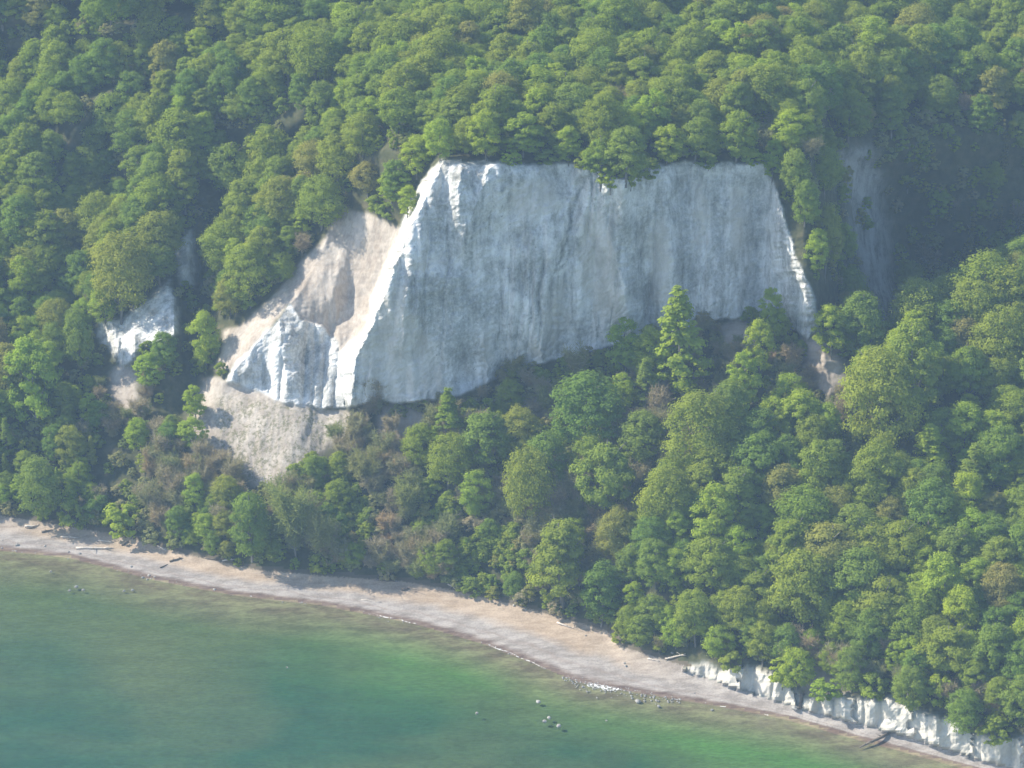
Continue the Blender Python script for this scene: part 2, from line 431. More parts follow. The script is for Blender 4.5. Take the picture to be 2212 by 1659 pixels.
# ------------------------------------------------------------------ ground material
def ground_material():
    m, nt = mat_new('ground')
    pos = nt.nodes.new('ShaderNodeNewGeometry').outputs['Position']
    # chalk
    streak = noise_tex(nt, pos, 0.35, 5, 0.65, (1, 1, 0.16))
    blotch = noise_tex(nt, pos, 0.11, 6, 0.65, None, 0.6)
    fine = noise_tex(nt, pos, 1.4, 4, 0.7)
    strata_n = noise_tex(nt, pos, 0.28, 4, 0.7, (1, 1, 0.5), 1.2)
    f = math_n(nt, 'ADD', math_n(nt, 'MULTIPLY', streak, 0.35), math_n(nt, 'MULTIPLY', blotch, 0.35))
    f = math_n(nt, 'ADD', f, math_n(nt, 'ADD', math_n(nt, 'MULTIPLY', fine, 0.18), math_n(nt, 'MULTIPLY', strata_n, 0.12)))
    chalk = ramp(nt, f, [(0.41, (0.30, 0.295, 0.27)), (0.465, (0.46, 0.455, 0.43)), (0.515, (0.62, 0.615, 0.59)), (0.575, (0.77, 0.765, 0.74))])
    spots = noise_tex(nt, pos, 0.55, 3, 0.75, (1, 1, 0.8))
    chalk = mix(nt, ramp(nt, spots, [(0.64, (0, 0, 0)), (0.72, (0.7, 0.7, 0.7))]), chalk, (0.16, 0.165, 0.15))
    st = math_n(nt, 'MULTIPLY', attr(nt, 'stain_shade'), ramp(nt, noise_tex(nt, pos, 0.8, 4, 0.7), [(0.35, (0.25, 0.25, 0.25)), (0.6, (1, 1, 1))]))
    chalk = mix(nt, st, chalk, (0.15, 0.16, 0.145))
    lowv = attr(nt, 'clean_lit')
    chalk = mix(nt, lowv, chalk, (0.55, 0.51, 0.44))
    # tan soil
    s1 = noise_tex(nt, pos, 0.10, 5, 0.6, None, 0.5)
    s2 = noise_tex(nt, pos, 0.9, 5, 0.7, (1, 1, 0.35))
    sf = math_n(nt, 'ADD', math_n(nt, 'MULTIPLY', s1, 0.55), math_n(nt, 'MULTIPLY', s2, 0.45))
    tan = ramp(nt, sf, [(0.38, (0.31, 0.26, 0.215)), (0.48, (0.40, 0.345, 0.29)), (0.60, (0.51, 0.455, 0.395))])
    # erosion tracks and thin turf of the fan
    vor = nt.nodes.new('ShaderNodeTexVoronoi'); vor.feature = 'DISTANCE_TO_EDGE'; vor.inputs['Scale'].default_value = 0.13
    wpos = nt.nodes.new('ShaderNodeVectorMath'); wpos.operation = 'ADD'
    wn_ = nt.nodes.new('ShaderNodeTexNoise'); wn_.inputs['Scale'].default_value = 0.22; wn_.inputs['Detail'].default_value = 4
    L(nt, pos, wn_.inputs['Vector'])
    sc_ = nt.nodes.new('ShaderNodeVectorMath'); sc_.operation = 'SCALE'; sc_.inputs['Scale'].default_value = 17.0
    L(nt, wn_.outputs['Color'], sc_.inputs[0]); L(nt, pos, wpos.inputs[0]); L(nt, sc_.outputs[0], wpos.inputs[1])
    L(nt, wpos.outputs[0], vor.inputs['Vector'])
    turfn = noise_tex(nt, pos, 0.8, 5, 0.75)
    turf = math_n(nt, 'MULTIPLY', ramp(nt, vor.outputs['Distance'], [(0.03, (0.25, 0.25, 0.25)), (0.16, (1, 1, 1))]), ramp(nt, turfn, [(0.42, (0, 0, 0)), (0.56, (1, 1, 1))]))
    turf = math_n(nt, 'MULTIPLY', turf, attr(nt, 'turf'))
    tan = mix(nt, math_n(nt, 'MULTIPLY', turf, 0.85), tan, (0.16, 0.155, 0.085))
    # forest floor
    g1 = noise_tex(nt, pos, 0.25, 6, 0.7)
    floor = ramp(nt, g1, [(0.35, (0.045, 0.05, 0.025)), (0.5, (0.07, 0.075, 0.035)), (0.68, (0.12, 0.105, 0.06))])
    col = mix(nt, attr(nt, 'tan2'), floor, mix(nt, 0.45, tan, (0.30, 0.24, 0.18)))
    col = mix(nt, attr(nt, 'tan'), col, tan)
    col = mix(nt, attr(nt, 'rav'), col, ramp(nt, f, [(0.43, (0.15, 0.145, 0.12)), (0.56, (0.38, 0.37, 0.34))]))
    col = mix(nt, attr(nt, 'chalk'), col, chalk)
    finish(nt, col, 0.95, math_n(nt, 'ADD', fine, s2), 0.5, 0.35, 0.1)
    return m
GROUND = ground_material()

def beach_material():
    m, nt = mat_new('beach_shingle')
    pos = nt.nodes.new('ShaderNodeNewGeometry').outputs['Position']
    wd = attr(nt, 'shore')          # 0 at the waterline .. 1 at the back
    wob = noise_tex(nt, pos, 0.06, 4, 0.6)
    fine = noise_tex(nt, pos, 1.6, 5, 0.75)
    mid = noise_tex(nt, pos, 0.35, 5, 0.65, (0.35, 1.0, 1.0))
    k = math_n(nt, 'ADD', wd, math_n(nt, 'MULTIPLY', math_n(nt, 'SUBTRACT', wob, 0.5), 0.5))
    grey = ramp(nt, mid, [(0.38, (0.235, 0.21, 0.19)), (0.6, (0.37, 0.34, 0.315))])
    sand = ramp(nt, mid, [(0.38, (0.32, 0.25, 0.185)), (0.6, (0.43, 0.345, 0.265))])
    wet = ramp(nt, mid, [(0.38, (0.11, 0.075, 0.06)), (0.6, (0.20, 0.15, 0.12))])
    col = mix(nt, ramp(nt, k, [(0.45, (0, 0, 0)), (0.68, (1, 1, 1))]), grey, sand)
    col = mix(nt, attr(nt, 'greyish'), col, grey)
    col = mix(nt, ramp(nt, math_n(nt, 'ADD', wd, math_n(nt, 'MULTIPLY', math_n(nt, 'SUBTRACT', mid, 0.5), 0.16)), [(0.05, (1, 1, 1)), (0.16, (0, 0, 0))]), col, wet)
    col = mix(nt, ramp(nt, math_n(nt, 'ABSOLUTE', math_n(nt, 'SUBTRACT', k, 0.27)), [(0.0, (0.45, 0.45, 0.45)), (0.05, (0, 0, 0))]), col, (0.24, 0.19, 0.16))
    col = mix(nt, 0.35, col, ramp(nt, fine, [(0.35, (0.22, 0.2, 0.18)), (0.65, (0.75, 0.72, 0.68))]), 'OVERLAY')
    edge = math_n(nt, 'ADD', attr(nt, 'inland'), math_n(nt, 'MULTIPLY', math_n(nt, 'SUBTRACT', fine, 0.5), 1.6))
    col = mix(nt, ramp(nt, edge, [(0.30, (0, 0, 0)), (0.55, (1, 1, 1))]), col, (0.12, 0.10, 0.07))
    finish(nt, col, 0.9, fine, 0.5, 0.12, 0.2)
    return m
BEACH = beach_material()

def seabed_material():
    m, nt = mat_new('seabed')
    pos = nt.nodes.new('ShaderNodeNewGeometry').outputs['Position']
    d = attr(nt, 'offshore')        # 0 at the waterline, growing seawards
    big = noise_tex(nt, pos, 0.016, 3, 0.5, (0.7, 1.3, 1), 0.4)
    mid = noise_tex(nt, pos, 0.12, 5, 0.65, (0.6, 1.4, 1))
    fine = noise_tex(nt, pos, 0.9, 4, 0.75, (0.5, 1.3, 1))
    green = attr(nt, 'green'); deep = attr(nt, 'deep')
    base = (0.090, 0.116, 0.052)
    col = mix(nt, deep, base, (0.026, 0.080, 0.042))
    col = mix(nt, math_n(nt, 'MULTIPLY', green, 0.82), col, (0.085, 0.185, 0.048))
    col = mix(nt, ramp(nt, big, [(0.45, (0, 0, 0)), (0.60, (0.35, 0.35, 0.35))]), col, (0.12, 0.125, 0.06))
    shore_c = mix(nt, ramp(nt, mid, [(0.4, (0, 0, 0)), (0.6, (1, 1, 1))]), (0.17, 0.12, 0.09), (0.24, 0.20, 0.125))
    col = mix(nt, ramp(nt, d, [(0.02, (1, 1, 1)), (0.09, (0, 0, 0))]), col, shore_c)
    spk = ramp(nt, fine, [(0.38, (0.25, 0.25, 0.25)), (0.62, (0.72, 0.72, 0.72))])
    col = mix(nt, 0.45, col, spk, 'OVERLAY')
    col = mix(nt, 0.45, col, ramp(nt, mid, [(0.3, (0.3, 0.3, 0.3)), (0.7, (0.68, 0.68, 0.68))]), 'OVERLAY')
    finish(nt, col, 0.95, None, spec=0.0)
    return m
SEABED = seabed_material()

# ------------------------------------------------------------------ build the terrain pieces
shore = np.clip((watv - VV) / np.maximum(watv - backv, 20), -1, 1.2)
offshore = np.clip(water_d / 1000.0, 0, 3)
def blob(cx, cy, rx, ry, rot=0.0):
    a = math.radians(rot)
    x = (UU - cx) * math.cos(a) + (VV - cy) * math.sin(a); y = -(UU - cx) * math.sin(a) + (VV - cy) * math.cos(a)
    w = 0.35 * fbm(UU / 130, VV / 90, 77, 3)
    return np.clip(1.25 * np.exp(-((x / rx) ** 2 + (y / ry) ** 2)) + w * np.exp(-0.5 * ((x / rx) ** 2 + (y / ry) ** 2)), 0, 1)
m_green = np.clip(blob(930, 1390, 260, 45, 14) + blob(1130, 1450, 170, 30, 22) * 1.0 + blob(1640, 1620, 330, 55, 12) + blob(860, 1460, 200, 60, 5) * 0.45
                  + blob(10, 1205, 80, 25, 0) * 0.6 + blob(1330, 1530, 130, 28, 10) * 0.5, 0, 1)
m_deep = np.clip(blob(760, 1560, 260, 90, 0) + blob(1240, 1650, 220, 60, 0) + blob(80, 1640, 300, 150, 0) * 0.8 + blob(60, 1420, 150, 60, 0) * 0.45 + blob(420, 1600, 360, 110, 0) * 0.6
                 + blob(640, 1450, 180, 60, 0) * 0.4 + np.clip((VV - 1650) / 200, 0, 1) * 0.7, 0, 1)
clean_lit = m_bank * 0.85
clean_lit = np.maximum(clean_lit, 0.8 * np.clip(1 - np.abs(UU - np.interp(VV, [345, 440, 540, 650, 720, 770], [946, 898, 856, 813, 783, 755])) / 16, 0, 1) * (VV > 340) * (VV < 780) * m_chalk)  # sunlit flank of the left ridge: its lit tone is put into the colour

CRACKS = [([(1262, 392), (1246, 430), (1236, 470), (1222, 520), (1210, 560), (1196, 590)], 4, .9), ([(1196, 590), (1222, 572), (1232, 540)], 5, .7),
          ([(1290, 560), (1300, 610), (1296, 640)], 5, .7), ([(1170, 640), (1158, 690), (1150, 740), (1146, 790)], 4, .6), ([(1020, 640), (1034, 670), (1030, 710)], 4, .7),
          ([(1370, 470), (1376, 540), (1390, 600), (1396, 640)], 6, .55), ([(1316, 470), (1322, 560), (1338, 620)], 5, .5), ([(1480, 360), (1486, 420), (1482, 480)], 6, .5),
          ([(1560, 380), (1566, 450), (1558, 520)], 5, .55), ([(1630, 400), (1628, 480), (1634, 560), (1630, 620)], 7, .5), ([(1072, 790), (1082, 815), (1086, 840)], 10, .7),
          ([(1176, 770), (1190, 790), (1192, 810)], 9, .7), ([(870, 655), (880, 700), (900, 740), (930, 775)], 4, .35), ([(1100, 352), (1104, 400)], 3, .7), ([(1150, 520), (1156, 560), (1144, 590)], 6, .6),
          ([(1000, 352), (1250, 350)], 3, .6), ([(1410, 360), (1650, 350)], 4, .6), ([(1042, 420), (1040, 450)], 3, .7), ([(655, 720), (662, 780), (660, 850)], 9, .45), ([(700, 760), (690, 850)], 6, .4)]
stain_shade = np.zeros_like(UU)  # stain spots and streaks, plus painted shade of crevices and hollows
ju = UU + 5 * fbm(UU / 18, VV / 18, 201, 3); jv = VV + 5 * fbm(UU / 18 + 9, VV / 18, 202, 3)
for line, wd_, a_ in CRACKS:  # crack lines: dirt together with painted crevice shade
    for (x1, y1), (x2, y2) in zip(line[:-1], line[1:]):
        tt = np.clip(((ju - x1) * (x2 - x1) + (jv - y1) * (y2 - y1)) / ((x2 - x1) ** 2 + (y2 - y1) ** 2), 0, 1)
        dd = np.hypot(ju - x1 - tt * (x2 - x1), jv - y1 - tt * (y2 - y1))
        stain_shade = np.maximum(stain_shade, a_ * np.clip(1.3 - dd / wd_, 0, 1))
rs_ = np.random.default_rng(44)
for _ in range(260):
    cx_, cy_ = rs_.uniform(880, 1660), rs_.uniform(360, 800)
    r1 = rs_.uniform(1.8, 5.0)
    i0, i1 = np.searchsorted(GU, [cx_ - 24, cx_ + 24]); j0, j1 = np.searchsorted(GV, [cy_ - 24, cy_ + 24])
    sub = (slice(j0, j1), slice(i0, i1))
    dd = np.hypot((ju[sub] - cx_) / rs_.uniform(0.8, 1.6), (jv[sub] - cy_))
    stain_shade[sub] = np.maximum(stain_shade[sub], rs_.uniform(0.35, 0.8) * np.clip(1.4 - dd / r1, 0, 1))
for _ in range(60):
    cx_, y0_ = rs_.uniform(960, 1650), rs_.uniform(350, 620); ln_ = rs_.uniform(40, 170)
    i0, i1 = np.searchsorted(GU, [cx_ - 20, cx_ + 20]); j0, j1 = np.searchsorted(GV, [y0_, y0_ + ln_])
    if i1 <= i0 or j1 <= j0: continue
    sub = (slice(j0, j1), slice(i0, i1))
    dd = np.abs(ju[sub] - cx_ - 5 * vnoise(VV[sub] / 40, VV[sub] * 0 + cx_, 9))
    stain_shade[sub] = np.maximum(stain_shade[sub], rs_.uniform(0.25, 0.65) * np.clip(1.3 - dd / rs_.uniform(1.6, 4.0), 0, 1) * np.clip(np.minimum(VV[sub] - y0_, y0_ + ln_ - VV[sub]) / 20, 0, 1))
LIGHT_FACETS = [[(868, 590), (880, 640), (900, 705), (938, 760), (950, 810), (965, 850), (785, 862), (775, 790), (800, 705), (838, 625)], [(885, 565), (950, 545), (965, 572), (890, 592)],  # lighter facets of the face, their brightness painted into the chalk colour
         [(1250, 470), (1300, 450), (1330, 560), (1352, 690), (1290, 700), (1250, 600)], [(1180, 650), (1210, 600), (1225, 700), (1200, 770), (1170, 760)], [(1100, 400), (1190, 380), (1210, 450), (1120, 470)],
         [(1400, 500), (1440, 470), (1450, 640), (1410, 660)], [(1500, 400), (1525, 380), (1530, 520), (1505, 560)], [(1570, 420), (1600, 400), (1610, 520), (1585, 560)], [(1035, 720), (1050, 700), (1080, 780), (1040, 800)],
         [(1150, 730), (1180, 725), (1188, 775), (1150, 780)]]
SHADED_HOLLOWS = [[(922, 445), (985, 395), (1000, 520), (988, 562), (965, 575), (935, 540)], [(885, 600), (1000, 585), (1085, 640), (1070, 745), (1000, 790), (945, 765), (905, 700)], [(1100, 560), (1180, 520), (1200, 600), (1130, 650)],  # recesses and turned-away facets, their shade painted into the chalk colour
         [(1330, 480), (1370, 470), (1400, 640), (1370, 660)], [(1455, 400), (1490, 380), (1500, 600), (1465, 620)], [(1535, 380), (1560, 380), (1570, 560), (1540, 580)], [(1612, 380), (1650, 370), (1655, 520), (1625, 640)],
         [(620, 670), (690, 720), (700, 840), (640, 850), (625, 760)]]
light_facets = blur(soft(LIGHT_FACETS, UU, VV, 16, 26, 61), 2.0); shaded_hollows = blur(soft(SHADED_HOLLOWS, UU, VV, 18, 28, 63), 2.4)
clean_lit = np.maximum(clean_lit, 0.55 * light_facets)
stain_shade = np.maximum(stain_shade, 0.55 * shaded_hollows * (1 - light_facets))
ATT_STAIN_SHADE = stain_shade
fv, fu = len(GV), len(GU)
idx = np.arange(fv * fu).reshape(fv, fu)
quads = np.stack([idx[1:, :-1], idx[1:, 1:], idx[:-1, 1:], idx[:-1, :-1]], -1).reshape(-1, 4)
uc = ((UU[1:, :-1] + UU[:-1, 1:]) / 2).ravel(); vc = ((VV[1:, :-1] + VV[:-1, 1:]) / 2).ravel()
sea = vc > np.interp(uc, *WATER) + 2
bch = (~sea) & (vc > np.interp(uc, *BACK) - 16) & ~(in_poly(uc, vc, BANK))
part = np.zeros(len(quads), int)
part[:] = 0
part[in_poly(uc, vc, BOWL)] = 1
part[in_poly(uc, vc, FAN)] = 2
part[in_poly(uc, vc, OUT1)] = 3
part[in_poly(uc, vc, OUT2)] = 4
part[in_poly(uc, vc, FACE)] = 5
part[in_poly(uc, vc, BANK)] = 6
part[in_poly(uc, vc, OUT3)] = 9
part[bch] = 7
part[sea] = 8
P3 = np.stack([X, Y, ZZ], -1).reshape(-1, 3)
ATT = {'stain_shade': ATT_STAIN_SHADE, 'inland': np.clip((backv - VV) / 14.0, 0, 1), 'chalk': m_chalk, 'tan': m_tan, 'tan2': m_tan2, 'rav': m_rav, 'turf': m_fan, 'clean_lit': clean_lit, 'shore': shore, 'offshore': offshore,
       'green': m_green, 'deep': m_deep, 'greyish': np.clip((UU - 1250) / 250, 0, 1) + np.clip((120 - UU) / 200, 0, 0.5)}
NAMES = {0: ('hillside', GROUND, ('chalk', 'tan', 'tan2', 'rav', 'turf', 'clean_lit', 'stain_shade')), 1: ('slump_slope', GROUND, None), 2: ('debris_fan', GROUND, None),
         3: ('chalk_outcrop', GROUND, None), 4: ('chalk_outcrop', GROUND, None), 5: ('chalk_cliff', GROUND, None), 6: ('chalk_bank', GROUND, None),
         7: ('beach', BEACH, ('shore', 'greyish', 'inland')), 8: ('seabed', SEABED, ('offshore', 'green', 'deep')), 9: ('chalk_outcrop', GROUND, None)}
LABELS = {0: 'wooded hillside and plateau ground under the forest', 1: 'smooth tan slumped slope left of the great chalk face', 2: 'pale debris fan with thin turf and erosion tracks below the left outcrop',
          3: 'weathered white outcrop at the foot of the tan slump', 4: 'small white chalk outcrop half hidden by trees at far left', 5: 'great white chalk face in shade with a sunlit left ridge',
          6: 'low white chalk bank behind the beach at lower right', 7: 'curving shingle and sand beach along the water', 8: 'shallow seabed with green and brown patches',
          9: 'small sunlit brown slab above the far left outcrop'}
for k, (nm, mt, at) in NAMES.items():
    q = quads[part == k]
    if len(q) == 0: continue
    used, inv = np.unique(q.ravel(), return_inverse=True)
    q2 = inv.reshape(-1, 4)
    me = bpy.data.meshes.new(nm)
    me.vertices.add(len(used)); me.vertices.foreach_set('co', P3[used].ravel().astype(np.float32))
    me.loops.add(len(q2) * 4); me.loops.foreach_set('vertex_index', q2.ravel().astype(np.int32))
    me.polygons.add(len(q2)); me.polygons.foreach_set('loop_start', (np.arange(len(q2)) * 4).astype(np.int32))
    me.polygons.foreach_set('use_smooth', np.full(len(q2), k not in (3, 4, 5, 6)))
    me.update(calc_edges=True)
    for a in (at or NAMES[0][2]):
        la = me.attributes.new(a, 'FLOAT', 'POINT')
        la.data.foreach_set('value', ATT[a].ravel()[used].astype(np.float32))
    me.materials.append(mt)
    o = bpy.data.objects.new(nm, me); C.objects.link(o)
    tag(o, LABELS[k], None, None, 'structure')

# ------------------------------------------------------------------ water
def water_material():
    m, nt = mat_new('sea_water')
    pos = nt.nodes.new('ShaderNodeNewGeometry').outputs['Position']
    w1 = noise_tex(nt, pos, 0.55, 4, 0.65, (0.45, 1.0, 1))
    w2 = noise_tex(nt, pos, 0.10, 3, 0.6, (0.5, 1.2, 1))
    hh = math_n(nt, 'ADD', w1, math_n(nt, 'MULTIPLY', w2, 1.2))
    b = nt.nodes.new('ShaderNodeBump'); b.inputs['Strength'].default_value = 0.8; b.inputs['Distance'].default_value = 0.3
    L(nt, hh, b.inputs['Height'])
    tr = nt.nodes.new('ShaderNodeBsdfTransparent'); tr.inputs['Color'].default_value = (0.85, 0.93, 0.84, 1)
    gl = nt.nodes.new('ShaderNodeBsdfGlossy'); gl.inputs['Roughness'].default_value = 0.12; gl.inputs['Color'].default_value = (1, 1, 1, 1)
    L(nt, b.outputs[0], gl.inputs['Normal'])
    fr = nt.nodes.new('ShaderNodeFresnel'); fr.inputs['IOR'].default_value = 1.33
    L(nt, b.outputs[0], fr.inputs['Normal'])
    mx = nt.nodes.new('ShaderNodeMixShader')
    bf = nt.nodes.new('ShaderNodeNewGeometry').outputs['Backfacing']
    L(nt, math_n(nt, 'MULTIPLY', fr.outputs[0], math_n(nt, 'SUBTRACT', 1.0, bf)), mx.inputs[0]); L(nt, tr.outputs[0], mx.inputs[1]); L(nt, gl.outputs[0], mx.inputs[2])
    o = nt.nodes.new('ShaderNodeOutputMaterial'); L(nt, mx.outputs[0], o.inputs['Surface'])
    return m
WATER_M = water_material()
wv = [(-2900, -3500, 0), (2900, -3500, 0), (2900, 60, 0), (-2900, 60, 0)]
# the sea sheet ends just inside the beach, under the shingle
us = np.linspace(-320, 2540, 120)
wx, wy, wz = at_z(us, np.interp(us, *WATER) - 14, 0.0)
verts = [(-2900, wy[0], 0)] + list(zip(wx, wy, wz)) + [(2900, wy[-1], 0)]
n = len(verts)
verts += [(v_[0], -6000, 0) for v_ in verts]
faces = [(i, i + n, i + n + 1, i + 1) for i in range(n - 1)]
sea_o = new_mesh_obj('water', verts, faces, WATER_M)
tag(sea_o, 'calm green and teal sea water along the beach', None, None, 'structure')

# BVH of the ground
cols = slice(1, -1)
gx, gy, gz = (a[1:-1, 1:-1] for a in ground_grid)
st = 2
gx, gy, gz = gx[::st, ::st], gy[::st, ::st], gz[::st, ::st]
nv, nu = gx.shape
gidx = np.arange(nv * nu).reshape(nv, nu)
gq = np.stack([gidx[1:, :-1], gidx[1:, 1:], gidx[:-1, 1:], gidx[:-1, :-1]], -1).reshape(-1, 4)
BVH = BVHTree.FromPolygons(np.stack([gx, gy, gz], -1).reshape(-1, 3).tolist(), gq.tolist())

def ground_at_pixel(u, v):
    a, b, c_ = rays(u, v)
    hit = BVH.ray_cast(cam_loc, Vector((float(a), float(b), float(c_))).normalized())
    return hit[0]
def ground_below(x, y):
    hit = BVH.ray_cast(Vector((x, y, 400)), Vector((0, 0, -1)))
    return hit[0]

# ------------------------------------------------------------------ foliage materials
def leaf_material(name, stops, tint_lo=(0.80, 0.82, 0.85), transl=0.5):
    m, nt = mat_new(name)
    oi = nt.nodes.new('ShaderNodeObjectInfo')
    base = ramp(nt, oi.outputs['Random'], stops)
    ta = attr(nt, 'tint')
    col = mix(nt, 1.0, base, ramp(nt, ta, [(0.0, tint_lo), (1.0, (1.25, 1.22, 1.1))]), 'MULTIPLY')
    d = nt.nodes.new('ShaderNodeBsdfDiffuse'); L(nt, col, d.inputs['Color'])
    tcol = mix(nt, 1.0, col, (1.25, 1.25, 0.6), 'MULTIPLY')
    t_ = nt.nodes.new('ShaderNodeBsdfTranslucent'); L(nt, tcol, t_.inputs['Color'])
    mx = nt.nodes.new('ShaderNodeMixShader'); mx.inputs[0].default_value = transl
    L(nt, d.outputs[0], mx.inputs[1]); L(nt, t_.outputs[0], mx.inputs[2])
    o = nt.nodes.new('ShaderNodeOutputMaterial'); L(nt, mx.outputs[0], o.inputs['Surface'])
    return m
LEAF = leaf_material('beech_leaves', [(0.0, (0.225, 0.31, 0.045)), (0.2, (0.28, 0.345, 0.050)), (0.4, (0.24, 0.315, 0.060)), (0.6, (0.30, 0.345, 0.055)), (0.8, (0.26, 0.33, 0.050)), (0.93, (0.31, 0.335, 0.065)), (0.98, (0.33, 0.31, 0.10)), (1.0, (0.33, 0.28, 0.13))])
LEAF_BRIGHT = leaf_material('young_leaves', [(0.0, (0.29, 0.40, 0.05)), (0.5, (0.35, 0.42, 0.05)), (1.0, (0.31, 0.41, 0.06))])
LEAF_DARK = leaf_material('dark_leaves', [(0.0, (0.185, 0.285, 0.055)), (0.5, (0.21, 0.30, 0.055)), (1.0, (0.24, 0.31, 0.06))])
NEEDLE = leaf_material('larch_needles', [(0.0, (0.225, 0.180, 0.078)), (0.5, (0.255, 0.225, 0.091)), (1.0, (0.195, 0.195, 0.078))])
TWIG = leaf_material('bare_twigs', [(0.0, (0.34, 0.28, 0.21)), (0.35, (0.38, 0.33, 0.25)), (0.6, (0.30, 0.29, 0.17)), (0.8, (0.26, 0.29, 0.13)), (1.0, (0.42, 0.31, 0.22))], transl=0.3)
SCRUB = leaf_material('scrub_leaves', [(0.0, (0.30, 0.27, 0.14)), (0.3, (0.25, 0.30, 0.10)), (0.6, (0.36, 0.32, 0.19)), (0.8, (0.28, 0.31, 0.12)), (1.0, (0.40, 0.34, 0.24))], transl=0.45)
def bark_material():
    m, nt = mat_new('bark')
    pos = nt.nodes.new('ShaderNodeTexCoord').outputs['Object']
    n1 = noise_tex(nt, pos, 1.2, 5, 0.7, (1, 1, 0.3))
    finish(nt, ramp(nt, n1, [(0.35, (0.10, 0.09, 0.075)), (0.65, (0.26, 0.24, 0.21))]), 0.9, n1, 0.5, 0.05)
    return m
BARK = bark_material()

# ------------------------------------------------------------------ foliage meshes
def leaf_quads(cent, nor, size, rs):
    n_ = len(cent)
    nor = nor / np.maximum(np.linalg.norm(nor, axis=1, keepdims=True), 1e-6)
    a = rs.normal(size=(n_, 3)); t1 = np.cross(nor, a); t1 /= np.maximum(np.linalg.norm(t1, axis=1, keepdims=True), 1e-6)
    t2 = np.cross(nor, t1)
    s = size[:, None]
    asp = rs.uniform(0.55, 1.0, (n_, 1))
    p = np.stack([cent - t1 * s * .5, cent + t2 * s * .5 * asp, cent + t1 * s * .5, cent - t2 * s * .5 * asp], 1)
    return p.reshape(-1, 3)

def crown_mesh(name, seed, rx, h, base, n_blob, n_leaf, leaf, shape='round', mat=None):
    """many small leaf clumps spread through a domed (or pointed) crown"""
    rs = np.random.default_rng(seed)
    cs, rr = [], []
    tries = 0
    lob = [(rs.uniform(0, 6.283), rs.uniform(0.15, 0.85), rs.uniform(0.75, 1.25)) for _ in range(7)]
    while len(cs) < n_blob and tries < 6000:
        tries += 1
        k = rs.uniform(0.0, 1.0) ** 0.85
        ang = rs.uniform(0, 2 * math.pi)
        if shape == 'round': env = rx * min(1.0, 0.62 + 1.6 * k) * math.sqrt(max(0.0, 1 - (max(0, k - 0.22) / 0.80) ** 2.3))
        elif shape == 'cone': env = rx * (1 - k) ** 0.75 * min(1, 0.55 + 2.2 * k)
        else: env = rx * (math.sin(math.pi * (k * 0.80 + 0.14)) ** 0.6)
        m_ = 1.0
        for (la, lk, lv) in lob:
            m_ += (lv - 1) * math.exp(-((math.remainder(ang - la, 6.283)) / 0.7) ** 2 - ((k - lk) / 0.3) ** 2)
        r_ = rx * rs.choice([0.10, 0.15, 0.20, 0.27], p=[.3, .35, .25, .1]) * (0.8 if shape == 'cone' else 1)
        q = max(0, env * m_ * (rs.uniform(0.70, 1.0) if rs.uniform() < 0.8 else rs.uniform(0, 0.7)) - r_ * 0.4)
        p = np.array([math.cos(ang) * q, math.sin(ang) * q, base + k * (h - base) * 0.92 * (0.94 + 0.06 * m_) + 0.3])
        if all(np.linalg.norm(p - c2) > 0.42 * (r_ + r2) for c2, r2 in zip(cs, rr)):
            cs.append(p); rr.append(r_)
    cs = np.array(cs); rr = np.array(rr)
    w = rr ** 2; w /= w.sum()
    bi = rs.choice(len(cs), n_leaf, p=w)
    d = rs.normal(size=(n_leaf, 3)); d[:, 2] = d[:, 2] * 0.8 + 0.3
    d /= np.linalg.norm(d, axis=1, keepdims=True)
    rad = rr[bi] * (rs.uniform(0.3, 1.0, n_leaf) ** 0.4) * (1 + 0.30 * rs.normal(size=n_leaf))
    cen = cs[bi] + d * rad[:, None] * np.array([1.15, 1.15, 0.70])
    mid = np.array([0, 0, base + 0.35 * (h - base)])
    out = cen - mid; out /= np.maximum(np.linalg.norm(out, axis=1, keepdims=True), 1e-6)
    nor = d * 0.7 + out * 0.6 + rs.normal(size=(n_leaf, 3)) * 0.30 + np.array([0, 0, 0.30])
    size = leaf * rs.uniform(0.5, 1.4, n_leaf)
    P = leaf_quads(cen, nor, size, rs)
    tint_blob = rs.uniform(0, 1, len(cs))
    tint = np.clip(0.5 * tint_blob[bi] + 0.5 * rs.uniform(0, 1, n_leaf), 0, 1)
    return foliage_mesh(name, P, np.repeat(tint, 4), mat)

def foliage_mesh(name, P, tint, mat):
    me = bpy.data.meshes.new(name)
    nq = len(P) // 4
    me.vertices.add(len(P)); me.vertices.foreach_set('co', P.ravel().astype(np.float32))
    me.loops.add(nq * 4); me.loops.foreach_set('vertex_index', np.arange(nq * 4, dtype=np.int32))
    me.polygons.add(nq); me.polygons.foreach_set('loop_start', (np.arange(nq) * 4).astype(np.int32))
    me.update(calc_edges=True)
    a = me.attributes.new('tint', 'FLOAT', 'POINT'); a.data.foreach_set('value', tint.astype(np.float32))
    if mat: me.materials.append(mat)
    return me

